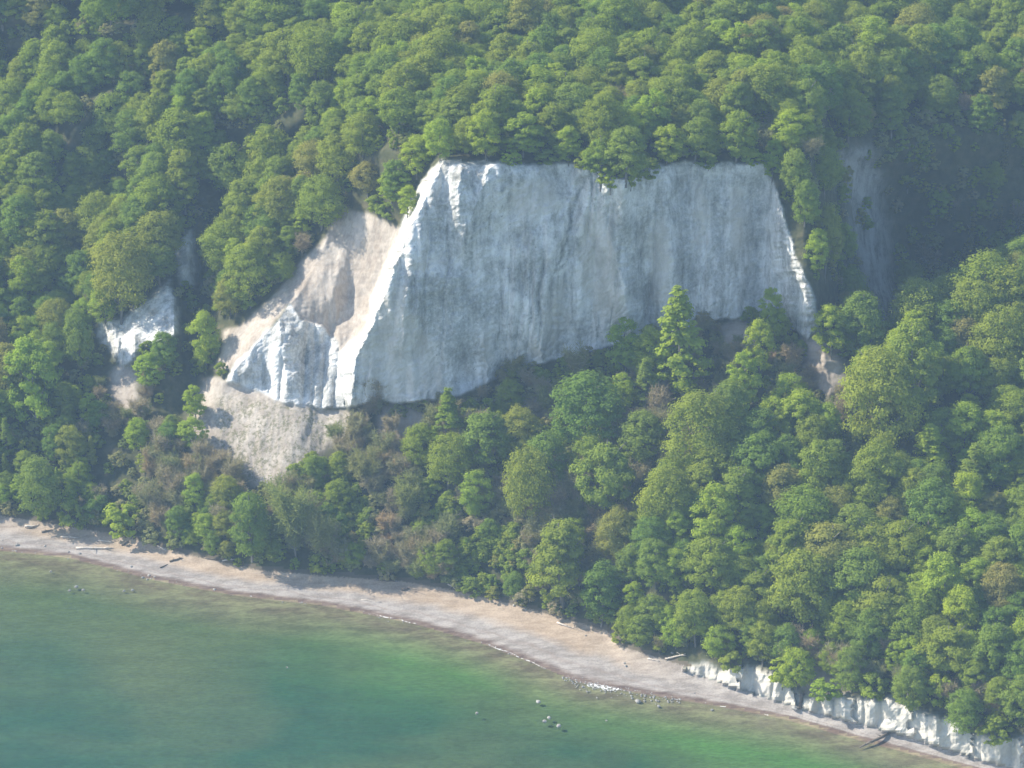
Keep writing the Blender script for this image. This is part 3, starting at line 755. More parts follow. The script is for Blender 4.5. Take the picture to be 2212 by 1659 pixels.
def conifer_mesh(name, seed, rx, h, n_leaf, mat):
    rs = np.random.default_rng(seed)
    k = rs.uniform(0.08, 1, n_leaf) ** 0.9
    tier = np.floor(k * 14) / 14
    ang = np.floor(rs.uniform(0, 9, n_leaf)) / 9 * 6.283 + tier * 40 + rs.normal(size=n_leaf) * 0.16
    env = rx * (1 - tier) + 0.2
    q = rs.uniform(0.1, 1, n_leaf) * env * (0.8 + 0.4 * np.sin(tier * 77 + ang * 2))
    cen = np.stack([np.cos(ang) * q, np.sin(ang) * q, tier * h - 0.22 * q + rs.normal(size=n_leaf) * 0.16 + 0.5], -1)
    nor = np.stack([np.cos(ang) * .4, np.sin(ang) * .4, np.ones(n_leaf)], -1) + rs.normal(size=(n_leaf, 3)) * 0.4
    P = leaf_quads(cen, nor, 0.5 * rs.uniform(0.5, 1.3, n_leaf), rs)
    return foliage_mesh(name, P, np.repeat(rs.uniform(0, 1, n_leaf), 4), mat)

def twig_mesh(name, seed, rx, h, base, n_twig, mat, leaves=0):
    """bare or barely leafed crown: a fan of thin forking twigs"""
    rs = np.random.default_rng(seed)
    P, T = [], []
    def stick(a, b, w0, w1):
        dirv = b - a
        s = np.cross(dirv, rs.normal(size=3)); s /= max(np.linalg.norm(s), 1e-6)
        P.extend([a - s * w0, a + s * w0, b + s * w1, b - s * w1]); T.extend([rs.uniform()] * 4)
    nb = 16
    for i in range(nb):
        ang = rs.uniform(0, 6.283); k = rs.uniform(0.1, 0.6)
        a = np.array([0, 0, base + k * (h - base) * 0.5])
        b = np.array([math.cos(ang) * rx * rs.uniform(0.4, 0.8), math.sin(ang) * rx * rs.uniform(0.4, 0.8), base + (h - base) * rs.uniform(0.5, 0.95)])
        stick(a, b, 0.09, 0.05)
        for j in range(n_twig // nb):
            f = rs.uniform(0.25, 1.0)
            p = a + (b - a) * f
            dv = rs.normal(size=3) * np.array([1, 1, 0.8]) + (b - a) / np.linalg.norm(b - a) * 0.8 + np.array([0, 0, 0.5])
            dv = dv / np.linalg.norm(dv) * rx * rs.uniform(0.18, 0.45)
            stick(p, p + dv, 0.07, 0.05)
            for m_ in range(3):
                pp = p + dv * rs.uniform(0.3, 1.0)
                d2 = dv * 0.45 + rs.normal(size=3) * rx * 0.12
                stick(pp, pp + d2, 0.055, 0.035)
    P = np.array(P)
    T = np.array(T)
    if leaves:
        src = P[rs.integers(0, len(P), leaves)] + rs.normal(size=(leaves, 3)) * 0.3
        Q = leaf_quads(src, rs.normal(size=(leaves, 3)) + np.array([0, 0, .5]), 0.30 * rs.uniform(0.5, 1.3, leaves), rs)
        P = np.concatenate([P, Q]); T = np.concatenate([T, np.repeat(rs.uniform(0, 1, leaves), 4)])
    return foliage_mesh(name, P, T, mat)

def tube(path, radii, sides=6):
    V, F = [], []
    for i, (p, r) in enumerate(zip(path, radii)):
        p = Vector(p)
        d = (Vector(path[min(i + 1, len(path) - 1)]) - Vector(path[max(i - 1, 0)])).normalized()
        a = d.cross(Vector((0.31, 0.17, 0.93)) if abs(d.z) < 0.9 else Vector((1, 0, 0))).normalized(); b = d.cross(a)
        for s in range(sides):
            th = 2 * math.pi * s / sides
            V.append(tuple(p + (a * math.cos(th) + b * math.sin(th)) * r))
        if i:
            o0 = (i - 1) * sides; o1 = i * sides
            F += [(o0 + s, o0 + (s + 1) % sides, o1 + (s + 1) % sides, o1 + s) for s in range(sides)]
    F.append(tuple(range(sides))[::-1]); F.append(tuple(range(len(V) - sides, len(V))))
    return V, F
def merge(parts):
    V, F = [], []
    for v_, f_ in parts:
        o = len(V); V += list(v_); F += [tuple(i + o for i in f) for f in f_]
    return V, F
def trunk_mesh(name, seed, h, r0, spread):
    rs = random.Random(seed)
    path = [(0, 0, -1.5)]
    x = y = 0
    for i in range(1, 6):
        x += rs.uniform(-.25, .25); y += rs.uniform(-.25, .25)
        path.append((x, y, h * 0.82 * i / 5))
    parts = [tube(path, [r0 * (1 - 0.8 * i / 5) for i in range(6)], 7)]
    for k in range(7):
        i = rs.randint(1, 4); p = path[i]; a = rs.uniform(0, 6.283); l = spread * rs.uniform(0.5, 0.85)
        q1 = (p[0] + math.cos(a) * l * .5, p[1] + math.sin(a) * l * .5, p[2] + l * 0.35)
        q2 = (p[0] + math.cos(a + .2) * l, p[1] + math.sin(a + .2) * l, p[2] + l * 0.9)
        parts.append(tube([p, q1, q2], [r0 * 0.42, r0 * 0.26, r0 * 0.1], 5))
    V, F = merge(parts)
    me = bpy.data.meshes.new(name); me.from_pydata(V, [], F); me.materials.append(BARK); me.update()
    return me

CR, TR = {}, {}
def variants(kind, n_, f): CR[kind] = [f(i) for i in range(n_)]
variants('beech', 9, lambda i: crown_mesh('crown', 100 + i, [6.6, 7.4, 5.8, 7.9, 6.2, 7.0, 5.6, 8.4, 6.9][i], [17, 19, 15.5, 18, 19.5, 16, 17, 18, 17.5][i], 2.5 + (i % 3), [110, 140, 90, 150, 100, 120, 85, 160, 130][i], 15000, 0.44, 'round', LEAF))
variants('young', 4, lambda i: crown_mesh('crown', 140 + i, [5.0, 5.4, 4.8, 5.6][i], [16, 17, 15, 14.5][i], 2.2, 100, 11000, 0.40, 'oval' if i < 3 else 'round', LEAF_BRIGHT))
variants('dark', 4, lambda i: crown_mesh('crown', 150 + i, [6.4, 6.8, 6.0, 5.6][i], [17, 18.5, 16, 18][i], 2.2, 120, 13000, 0.43, 'round' if i < 3 else 'oval', LEAF_DARK))
variants('cone', 3, lambda i: crown_mesh('crown', 160 + i, [4.6, 4.2, 5.0][i], [20, 18, 21][i], 1.4, 110, 11000, 0.42, 'cone', LEAF_BRIGHT if i == 1 else LEAF))
variants('olive', 3, lambda i: twig_mesh('crown', 175 + i, [5.0, 5.8, 4.6][i], [14, 13, 12][i], 1.5, 700, SCRUB, [7000, 8000, 5000][i]))
variants('larch', 2, lambda i: conifer_mesh('crown', 170 + i, [3.2, 2.7][i], [19, 17][i], 2600, NEEDLE))
variants('bare', 4, lambda i: twig_mesh('crown', 180 + i, [4.4, 3.8, 4.8, 4.0][i], [11, 10, 12, 9][i], 1.5, 480, TWIG, [0, 900, 300, 1500][i]))
variants('scrub', 3, lambda i: crown_mesh('crown', 190 + i, [3.4, 3.0, 3.8][i], [6, 5, 6.5][i], 0.4, 34, 2400, 0.52, 'round', SCRUB))
variants('bush', 3, lambda i: crown_mesh('crown', 195 + i, [3.2, 2.8, 3.6][i], [6.5, 5.5, 7][i], 0.3, 34, 2400, 0.55, 'round', LEAF if i else LEAF_BRIGHT))
for kind, hh_, rr_, sp in (('olive', 12, 0.2, 3.5), ('beech', 20, 0.42, 5), ('young', 16, 0.28, 3.5), ('dark', 19, 0.38, 4.5), ('cone', 19, 0.3, 2.5), ('larch', 19, 0.25, 1.5), ('bare', 9, 0.16, 3), ('scrub', 3.5, 0.12, 2), ('bush', 3.5, 0.12, 2)):
    TR[kind] = [trunk_mesh('trunk', 300 + i, hh_, rr_, sp) for i in range(2)]

OBJ_NAME = {'olive': 'sparse_tree', 'beech': 'beech_tree', 'young': 'young_tree', 'dark': 'broadleaf_tree', 'cone': 'slender_tree', 'larch': 'larch_tree', 'bare': 'bare_tree', 'scrub': 'shrub', 'bush': 'bush'}
CAT = {'olive': 'tree', 'beech': 'tree', 'young': 'tree', 'dark': 'tree', 'cone': 'tree', 'larch': 'conifer', 'bare': 'bare tree', 'scrub': 'shrub', 'bush': 'bush'}
sources = {}
def make_tree(kind, loc, s, rz, label, group, vi=None, sz=1.0):
    vi = random.randrange(len(CR[kind])) if vi is None else vi
    root = bpy.data.objects.new(OBJ_NAME[kind], None); C.objects.link(root)
    root.empty_display_size = 1
    root.location = loc; root.rotation_euler = (random.uniform(-.09, .09), random.uniform(-.09, .09), rz); root.scale = (s * random.uniform(0.9, 1.12), s * random.uniform(0.9, 1.12), s * sz)
    cr = bpy.data.objects.new('crown', CR[kind][vi]); C.objects.link(cr); cr.parent = root
    tr = bpy.data.objects.new('trunk', TR[kind][vi % 2]); C.objects.link(tr); tr.parent = root
    sources.setdefault((kind, vi), cr)
    tag(root, label, CAT[kind], group)
    return root

# ------------------------------------------------------------------ hand-placed trees: kind, u of trunk, v of foot, v of top, width px, label
PXM = 0.1627
NAMED = [
    ('cone', 1476, 868, 622, 112, 'tall conical green tree rising before the right part of the chalk face'),
    ('young', 1352, 815, 690, 84, 'rounded green tree beside the tall conical tree, against the chalk face'),
    ('young', 1398, 830, 705, 74, 'small green tree squeezed between rounded tree and tall conical tree'),
    ('young', 1672, 742, 618, 62, 'topmost bright tree of the slanting row below the right rib'),
    ('young', 1640, 820, 690, 70, 'second bright tree from the top of the slanting row'),
    ('young', 1606, 890, 760, 78, 'middle green tree of the slanting row under the right rib'),
    ('dark', 1572, 945, 820, 90, 'lowest dark green tree of the slanting row, above the pale clearing'),
    ('bush', 1700, 742, 690, 40, 'small yellow-green bush just below the sunlit right rib'),
    ('young', 1796, 775, 658, 74, 'lone bright tree right of the foot of the sunlit rib'),
    ('dark', 1262, 965, 800, 150, 'large dark green tree in the brown scrub below the face'),
    ('cone', 962, 965, 838, 78, 'pointed green tree at left end of the group below the face'),
    ('dark', 1045, 1010, 885, 120, 'broad dark green tree right of the pointed tree'),
    ('beech', 1132, 1140, 962, 128, 'big yellow-green tree in the middle of the lower slope'),
    ('young', 1030, 1125, 1015, 76, 'narrow green tree left of the big yellow-green tree'),
    ('beech', 1304, 1150, 962, 132, 'big green tree above the shaded gully, centre right'),
    ('dark', 1376, 1010, 888, 110, 'dark green tree at the head of the shaded gully'),
    ('olive', 1112, 820, 762, 62, 'small green tree at the foot of the chalk pinnacle'),
    ('beech', 1215, 1318, 1132, 140, 'large green tree above the middle of the beach'),
    ('dark', 1300, 1352, 1215, 100, 'dark green tree at the beach edge right of the middle'),
    ('dark', 545, 1212, 1060, 92, 'dark tree casting a long shadow over the beach'),
    ('olive', 640, 1212, 1022, 120, 'tall olive-green tree right of the dark beach tree'),
    ('olive', 700, 1222, 1090, 96, 'loose olive tree next to the shaded strip of beach'),
    ('young', 447, 795, 668, 76, 'bright upright tree left of the tan slump'),
    ('young', 424, 908, 832, 52, 'small bright tree at left edge of the debris fan'),
    ('young', 322, 842, 762, 74, 'bright tree in front of the far left outcrop'),
    ('dark', 352, 800, 715, 60, 'green tree against the right side of the far left outcrop'),
    ('beech', 262, 698, 508, 150, 'large rounded tree on the crest of the far left outcrop'),
    ('young', 228, 700, 622, 64, 'small tree at left tip of the far left outcrop'),
    ('bush', 262, 1160, 1088, 76, 'pale grey-green bush at the top of the beach, left'),
    ('bush', 160, 1140, 1080, 66, 'green bush left of the pale bush at the beach'),
    ('dark', 92, 1120, 985, 110, 'dark green tree at the back of the beach, far left'),
    ('dark', 180, 800, 660, 74, 'dark green tree left of the far left outcrop'),
    ('young', 82, 940, 735, 110, 'tall green tree with pointed top near the left edge'),
    ('beech', 1900, 980, 742, 170, 'massive rounded tree at the mouth of the dark ravine'),
    ('beech', 1970, 900, 700, 150, 'large tree on the wooded ridge beside the massive tree'),
    ('cone', 2010, 1040, 915, 96, 'pointed green tree in front of the massive rounded tree'),
    ('larch', 2084, 600, 455, 42, 'tall tan larch standing alone in the dark ravine'),
    ('larch', 1960, 410, 310, 38, 'short tan larch at the head of the dark ravine'),
    ('bare', 2008, 595, 520, 60, 'pale leafless bush lit by the sun in the dark ravine'),
    ('young', 2024, 480, 396, 50, 'small bright tree lit alone in the dark ravine'),
    ('beech', 1298, 404, 300, 96, 'tree hanging over the top edge of the chalk face'),
    ('beech', 1352, 396, 275, 104, 'tree leaning over the cliff edge right of the overhanging tree'),
    ('young', 1130, 340, 245, 86, 'tree at the cliff edge right of the lookout'),
    ('young', 1050, 348, 243, 74, 'bright tree on the cliff edge behind the lookout'),
    ('young', 950, 350, 255, 76, 'bright tree left of the lookout at the top of the ridge'),
    ('dark', 1738, 490, 385, 60, 'dark green tree on the spur beside the face, right'),
    ('beech', 1782, 600, 440, 84, 'tall green tree right of the upper end of the lit rib'),
    ('young', 1826, 570, 480, 56, 'small tree beside the tall green tree on the right spur'),
    ('bare', 810, 880, 800, 64, 'orange-brown shrubby tree at the foot of the left chalk buttress'),
    ('bare', 1248, 830, 730, 66, 'leafless pale tree under the middle of the chalk face'),
    ('young', 1005, 1200, 1160, 36, 'bright yellow-green shrub among the grey scrub above the beach'),
    ('cone', 2090, 1100, 960, 90, 'slender tree at the right edge of the middle forest'),
    ('bush', 1100, 358, 325, 44, 'small bush on the rim just right of the sunlit streak'), ('bush', 1180, 356, 322, 50, 'bush on the rim of the face, second from the lookout'),
    ('young', 1228, 352, 270, 70, 'green tree on the rim left of the overhanging tree'), ('bush', 1262, 366, 326, 46, 'bush hanging over the rim above the long crack'),
    ('bush', 1318, 408, 352, 66, 'bush at the foot of the two trees leaning over the rim'), ('bush', 1362, 402, 356, 50, 'smaller bush right of the foot of the leaning rim trees'),
    ('bush', 1396, 386, 340, 60, 'bush hanging over the rim right of the leaning tree'), ('young', 1440, 356, 268, 76, 'green tree on the rim above the right half of the face'),
    ('beech', 1500, 352, 248, 96, 'wide green tree on the rim above the right half of the face'), ('bush', 1530, 362, 330, 44, 'small bush on the rim below the wide green tree'),
    ('beech', 1590, 350, 240, 100, 'large tree on the rim near the right corner of the face'), ('bush', 1622, 358, 322, 48, 'bush on the rim at the right corner of the face'),
    ('young', 1668, 392, 300, 60, 'narrow tree at the upper right corner of the face'), ('young', 900, 380, 290, 70, 'green tree just left of the upper end of the lit ridge'),
    ('dark', 862, 440, 345, 74, 'dark tree above the top of the tan slump'), ('young', 880, 470, 400, 50, 'small tree in the notch between slump and lit ridge'),
    ('dark', 1190, 1060, 930, 100, 'dark green tree behind the big yellow-green tree'), ('young', 1240, 1200, 1120, 60, 'small green tree left of the shaded gully'),
    ('olive', 600, 1130, 1040, 80, 'olive tree in the scrub below the debris fan'), ('olive', 880, 1130, 1020, 84, 'loose green tree standing in the grey scrub'),
    ('olive', 790, 1060, 960, 90, 'yellow-green tree at the right edge of the debris fan'), ('cone', 1395, 880, 770, 70, 'green tree joined to the left side of the tall conical tree'),
    ('young', 1700, 900, 805, 80, 'bright tree below the lit rib in the bare spur'), ('dark', 1640, 1000, 880, 110, 'green tree right of the lowest tree of the slanting row'),
    ('bush', 838, 474, 436, 44, 'bush at the top of the tan slump, near the lit ridge'), ('bush', 815, 458, 420, 46, 'bush at the top of the tan slump, left of its neighbour'), ('young', 846, 440, 370, 56, 'small tree behind the two bushes at the slump top'),
    ('bush', 1690, 1478, 1425, 64, 'brownish bush left of the gap in the chalk bank'), ('young', 1720, 1492, 1400, 80, 'green tree overhanging the gap in the chalk bank'),
    ('bush', 1790, 1512, 1470, 60, 'bush right of the gap in the chalk bank'), ('dark', 1960, 1530, 1440, 84, 'green tree leaning over the chalk bank beyond the fallen tree'),
    ('dark', 2080, 1580, 1490, 100, 'dark tree standing over the right part of the chalk bank'), ('bush', 2150, 1602, 1550, 70, 'bush hanging over the bank near the right edge'),
    ('bush', 1580, 1448, 1410, 56, 'bush over the left end of the chalk bank'),
    ('bush', 2030, 1530, 1462, 60, 'green bush on top of the low chalk bank'),
    ('bush', 1885, 1505, 1455, 70, 'bright bush over the chalk bank right of the stump'),
]
placed = []                             # (x, y, radius)
for kind, u, vb, vt, w, label in NAMED:
    p = ground_at_pixel(u, vb)
    if p is None: continue
    _, _, f = project(p.x, p.y, p.z)
    px = f / FPX
    pitch = math.atan2(cam_loc.z - p.z, p.y - cam_loc.y)
    vi = random.randrange(len(CR[kind]))
    bb = np.array([v_.co[:] for v_ in CR[kind][vi].vertices])
    hh_ = bb[:, 2].max(); ww_ = (bb[:, 0].max() - bb[:, 0].min() + bb[:, 1].max() - bb[:, 1].min()) / 2
    need_h = max((vb - vt) * px / math.cos(pitch), 2.0); need_w = w * px * 1.12
    s = need_w / ww_
    sz = min(max(need_h / (hh_ * s), 0.55), 1.9)
    make_tree(kind, p, s, random.uniform(0, 6.28), label, None, vi, sz)
    placed.append((p.x, p.y, need_w * 0.42))

# ------------------------------------------------------------------ scattered forest
CLEAR_TALL = [
    [(925, 368), (958, 347), (1655, 347), (1680, 400), (1700, 470), (1725, 560), (1765, 640), (1780, 720), (1830, 780), (1840, 860), (1780, 860), (1640, 850), (1540, 960), (1545, 880), (1400, 870),
     (1300, 900), (1200, 900), (1150, 960), (1100, 880), (960, 900), (900, 1010), (1000, 1080), (1010, 1240), (880, 1250), (760, 1230), (740, 1150), (800, 1000), (640, 1060), (560, 1130), (420, 1080), (360, 1180), (300, 1170), (330, 1000),
     (420, 980), (430, 900), (440, 815), (480, 800), (482, 715), (520, 705), (590, 640), (640, 575), (690, 525), (715, 490), (725, 462), (800, 462), (862, 495), (882, 440)],
    [(205, 700), (260, 700), (330, 640), (368, 600), (375, 520), (385, 495), (430, 490), (455, 560), (470, 640), (470, 760), (440, 900), (380, 930), (300, 930), (230, 950), (215, 860), (200, 780)],
    [(1805, 320), (1900, 320), (1925, 420), (1945, 560), (1960, 640), (1980, 760), (1900, 800), (1830, 720), (1800, 620), (1800, 500)],
    [(1430, 890), (1550, 890), (1540, 980), (1470, 1040), (1430, 1110), (1380, 1190), (1340, 1170), (1370, 1100), (1430, 1010)],
    [(1750, 800), (1840, 800), (1900, 960), (1860, 1000), (1800, 900)],
]
SCRUBZONE = [[(800, 870), (960, 870), (1100, 830), (1300, 770), (1440, 740), (1560, 700), (1640, 760), (1560, 900), (1500, 980), (1420, 1130), (1350, 1230), (1230, 1290), (1060, 1290), (880, 1255), (740, 1230), (560, 1200), (430, 1190), (300, 1150), (330, 1000), (420, 980), (560, 1060), (700, 980)],
             [(1640, 740), (1700, 720), (1830, 800), (1900, 960), (1850, 980), (1780, 880), (1650, 860)],
             [(120, 600), (220, 620), (230, 740), (110, 780), (60, 700)], [(230, 800), (330, 800), (340, 900), (240, 960), (200, 880)],
             [(1500, 1425), (1700, 1400), (1830, 1450), (1980, 1480), (2212, 1520), (2212, 1560), (2100, 1560), (1990, 1510), (1930, 1485), (1780, 1485), (1700, 1450), (1600, 1420)]]
NOSCRUB = [FACE, OUT1, OUT2, OUT3, BOWL, BANK, FAN, FAN2]

def hashcell(x, y, c_): return (int(math.floor(x / c_)), int(math.floor(y / c_)))
cell = 8.0
gridh = {}
def near(x, y, r):
    cx, cy = hashcell(x, y, cell)
    for i in range(-2, 3):
        for j in range(-2, 3):
            for (px_, py_, pr) in gridh.get((cx + i, cy + j), ()):
                if (px_ - x) ** 2 + (py_ - y) ** 2 < (0.5 * (r + pr)) ** 2 * 1.0: return True
    return False
def put(x, y, r): gridh.setdefault(hashcell(x, y, cell), []).append((x, y, r))
for x, y, r in placed: put(x, y, r * 2)

cands = []
GXr, GYr, GZr = ground_grid
def sample_ground(n_, u0, u1, v0, v1):
    """random ground points seen by the photograph, with the ground area each stands for"""
    us_ = rng.uniform(u0, u1, n_); vs_ = rng.uniform(v0, v1, n_)
    iu = np.clip(np.searchsorted(GU, us_) - 1, 0, len(GU) - 2); iv = np.clip(np.searchsorted(GV, vs_) - 1, 0, len(GV) - 2)
    fu_ = (us_ - GU[iu]) / (GU[iu + 1] - GU[iu]); fv_ = (vs_ - GV[iv]) / (GV[iv + 1] - GV[iv])
    def g(A): return (A[iv, iu] * (1 - fu_) + A[iv, iu + 1] * fu_) * (1 - fv_) + (A[iv + 1, iu] * (1 - fu_) + A[iv + 1, iu + 1] * fu_) * fv_
    area = np.abs((GYr[iv, iu] - GYr[iv + 1, iu])) / (GV[iv + 1] - GV[iv]) / 0.1627
    return us_, vs_, g(GXr), g(GYr), g(GZr), area
us_, vs_, px_a, py_a, pz_a, _ = sample_ground(60000, -260, 2480, -220, 1850)
bk_ = np.interp(us_, *BACK)
ok = (pz_a > 3.4) & (vs_ < bk_ - 12) & ~in_poly(us_, vs_, BANK) & ~((us_ > 1470) & (vs_ > bk_ - np.interp(us_, *BANK_H) - 14))
for q in CLEAR_TALL: ok &= ~in_poly(us_, vs_, q)
dist_ = project(px_a, py_a, pz_a)[2]
SPARSE = [[(900, 860), (1400, 780), (1560, 880), (1470, 1040), (1340, 1190), (1180, 1290), (1000, 1290), (960, 1100)], [(1620, 760), (1860, 760), (1900, 980), (1780, 960), (1640, 880)],
          [(200, 860), (330, 860), (330, 1150), (200, 1130)], [(1950, 400), (2170, 400), (2180, 540), (2120, 660), (2000, 680), (1950, 560)]]
sparse_ = np.zeros(len(us_), bool)
for q in SPARSE: sparse_ |= in_poly(us_, vs_, q)
for i in np.nonzero(ok)[0]:
    u, v, x, y, z, f = us_[i], vs_[i], px_a[i], py_a[i], pz_a[i], dist_[i]
    s = random.choice([random.uniform(0.62, 0.9), random.uniform(0.8, 1.15), random.uniform(1.0, 1.35)])
    if v < 330: s = random.uniform(0.85, 1.35)
    elif u > 1350 and v > 640: s *= 1.28
    else: s *= 1.1
    fb = bk_[i]
    kinds = ['beech'] * 9 + ['dark'] * 2 + ['young']
    if u > 1350 and v > 900: kinds = ['beech'] * 6 + ['dark'] * 3 + ['young'] * 3
    if u < 700 and v > 700: kinds = ['beech'] * 3 + ['dark'] * 4 + ['young'] * 3 + ['cone']; s *= 0.9
    if 1840 < u < 2180 and 380 < v < 720: s *= 0.66
    if 1950 < u and 330 < v < 640: kinds = ['beech'] * 3 + ['dark'] * 3 + ['larch'] + ['bare']
    if random.random() < 0.03: kinds = ['bare']
    kind = random.choice(kinds)
    if v > fb - 150: s *= 0.5 + 0.5 * (fb - v) / 150
    rad = {'beech': 6.6 if v < 700 else 7.1, 'dark': 6.2, 'young': 5.6, 'cone': 6.8, 'larch': 6, 'bare': 6.5}[kind] * s
    if near(x, y, rad): continue
    put(x, y, rad)
    if sparse_[i] and random.random() < 0.74: continue
    cands.append((kind, x, y, z, s, u, v, f))

def region(u, v):
    if v < 120: return 'in the far forest at the top'
    if v < 345 and u < 700: return 'in upper left forest'
    if v < 360 and u > 1650: return 'in upper right forest'
    if v < 360: return 'in forest behind the face'
    if u < 480 and v < 700: return 'above the small left outcrop'
    if u < 480: return 'on lower far left slope'
    if u < 960 and v < 760: return 'left of the tan slump'
    if u > 1650 and v < 720: return 'in the shaded ravine'
    if u > 1650 and v < 1100: return 'on ridge below the ravine'
    if u > 1350 and v < 1250: return 'on slope right of gully'
    if u > 1350: return 'on lower right slope'
    return 'above the middle beach'
LOOK = {'beech': 'full green tree', 'young': 'bright green tree', 'dark': 'dark green tree', 'cone': 'slender pointed green tree', 'larch': 'tan narrow larch', 'bare': 'leafless brown tree'}
def inframe(c_):
    u, v = c_[5], c_[6]
    return -40 < u < 2250 and 40 < v < 1740
vis = [c_ for c_ in cands if inframe(c_)]
def rank(c_):
    kind, x, y, z, s, u, v, f = c_
    return -(s / f * 1000 * (1.0 if kind in ('beech', 'dark') else 0.9) + (0.25 if v > 380 else 0))
vis.sort(key=rank)
from collections import Counter
cnt = Counter(); obj_set = []; rest = []
LIM = {'beech': 285}
for c_ in vis:
    k = c_[0]
    if cnt[k] < LIM.get(k, 120): cnt[k] += 1; obj_set.append(c_)
    else: rest.append(c_)
rest += [c_ for c_ in cands if not inframe(c_)]
ORD = ['first', 'second', 'third', 'fourth', 'fifth', 'sixth', 'seventh', 'eighth', 'ninth', 'tenth', 'eleventh', 'twelfth', 'thirteenth', 'fourteenth', 'fifteenth',
       'sixteenth', 'seventeenth', 'eighteenth', 'nineteenth', 'twentieth']
cells = {}
for c_ in obj_set: cells.setdefault((region(c_[5], c_[6]), c_[0]), []).append(c_)
label_of = {}
for (rg, k), lst in cells.items():
    lst.sort(key=lambda c_: -c_[6])
    rows = [lst[i:i + 9] for i in range(0, len(lst), 9)]
    for ri, row in enumerate(rows):
        row.sort(key=lambda c_: c_[5])
        for j, c_ in enumerate(row):
            rowtxt = '' if len(rows) == 1 else (', nearest row' if ri == 0 else ', ' + ORD[min(ri, 19)] + ' row back')
            fromtxt = '' if len(row) == 1 else (', leftmost' if j == 0 else (', rightmost' if j == len(row) - 1 else ', ' + ORD[j] + ' from left'))
            label_of[id(c_)] = LOOK[k] + ' ' + rg + rowtxt + fromtxt
for c_ in obj_set:
    kind, x, y, z, s, u, v, f = c_
    rg = region(u, v)
    make_tree(kind, (x, y, z - 0.3), s, random.uniform(0, 6.28), label_of[id(c_)], LOOK[kind].replace('tree', 'trees').replace('larch', 'larches') + ' ' + rg, None, random.uniform(0.9, 1.12))
for k in CR:
    for vi in range(len(CR[k])):
        pass

# ------------------------------------------------------------------ uncountable vegetation: one object each, instanced by geometry nodes
def scatter_stuff(name, label, pts, src_objs):
    """pts: list of (x, y, z, scale, rotz, index)"""
    coll = bpy.data.collections.new(name + '_kinds')
    order = sorted(src_objs, key=lambda o: o.name)
    for o in order: coll.objects.link(o)
    me = bpy.data.meshes.new(name)
    arr = np.array([p[:3] for p in pts], dtype=np.float32)
    me.vertices.add(len(pts)); me.vertices.foreach_set('co', arr.ravel())
    for nm, j in (('psc', 3), ('prz', 4)):
        a = me.attributes.new(nm, 'FLOAT', 'POINT'); a.data.foreach_set('value', np.array([p[j] for p in pts], dtype=np.float32))
    a = me.attributes.new('pix', 'INT', 'POINT'); a.data.foreach_set('value', np.array([order.index(src_objs[p[5]]) for p in pts], dtype=np.int32))
    o = bpy.data.objects.new(name, me); C.objects.link(o)
    ng = bpy.data.node_groups.new(name, 'GeometryNodeTree')
    ng.interface.new_socket('Geometry', in_out='INPUT', socket_type='NodeSocketGeometry')
    ng.interface.new_socket('Geometry', in_out='OUTPUT', socket_type='NodeSocketGeometry')
    gi = ng.nodes.new('NodeGroupInput'); go = ng.nodes.new('NodeGroupOutput')
    m2p = ng.nodes.new('GeometryNodeMeshToPoints')
    ci = ng.nodes.new('GeometryNodeCollectionInfo'); ci.inputs['Collection'].default_value = coll
    ci.inputs['Separate Children'].default_value = True; ci.inputs['Reset Children'].default_value = True
    iop = ng.nodes.new('GeometryNodeInstanceOnPoints'); iop.inputs['Pick Instance'].default_value = True
    def na(nm, t_):
        n_ = ng.nodes.new('GeometryNodeInputNamedAttribute'); n_.data_type = t_; n_.inputs['Name'].default_value = nm
        return n_.outputs['Attribute']
    cx = ng.nodes.new('ShaderNodeCombineXYZ'); ng.links.new(na('prz', 'FLOAT'), cx.inputs['Z'])
    e2r = ng.nodes.new('FunctionNodeEulerToRotation'); ng.links.new(cx.outputs[0], e2r.inputs[0])
    ng.links.new(gi.outputs[0], m2p.inputs['Mesh']); ng.links.new(m2p.outputs[0], iop.inputs['Points'])
    ng.links.new(ci.outputs[0], iop.inputs['Instance'])
    ng.links.new(na('pix', 'INT'), iop.inputs['Instance Index'])
    ng.links.new(e2r.outputs[0], iop.inputs['Rotation']); ng.links.new(na('psc', 'FLOAT'), iop.inputs['Scale'])
    ng.links.new(iop.outputs[0], go.inputs[0])
    md = o.modifiers.new('scatter', 'NODES'); md.node_group = ng
    tag(o, label, None, None, 'stuff')
    return o

keys = sorted(sources.keys(), key=str)
kobjs = [sources[k] for k in keys]
by_kind = {}
for i, k in enumerate(keys): by_kind.setdefault(k[0], []).append(i)
pts = []
for kind, x, y, z, s, u, v, f in rest:
    k = kind if kind in by_kind else 'beech'
    pts.append((x, y, z - 0.3, s, random.uniform(0, 6.28), random.choice(by_kind[k])))
scatter_stuff('far_forest', 'dense far forest canopy filling the plateau behind the nearer trees', pts, kobjs)

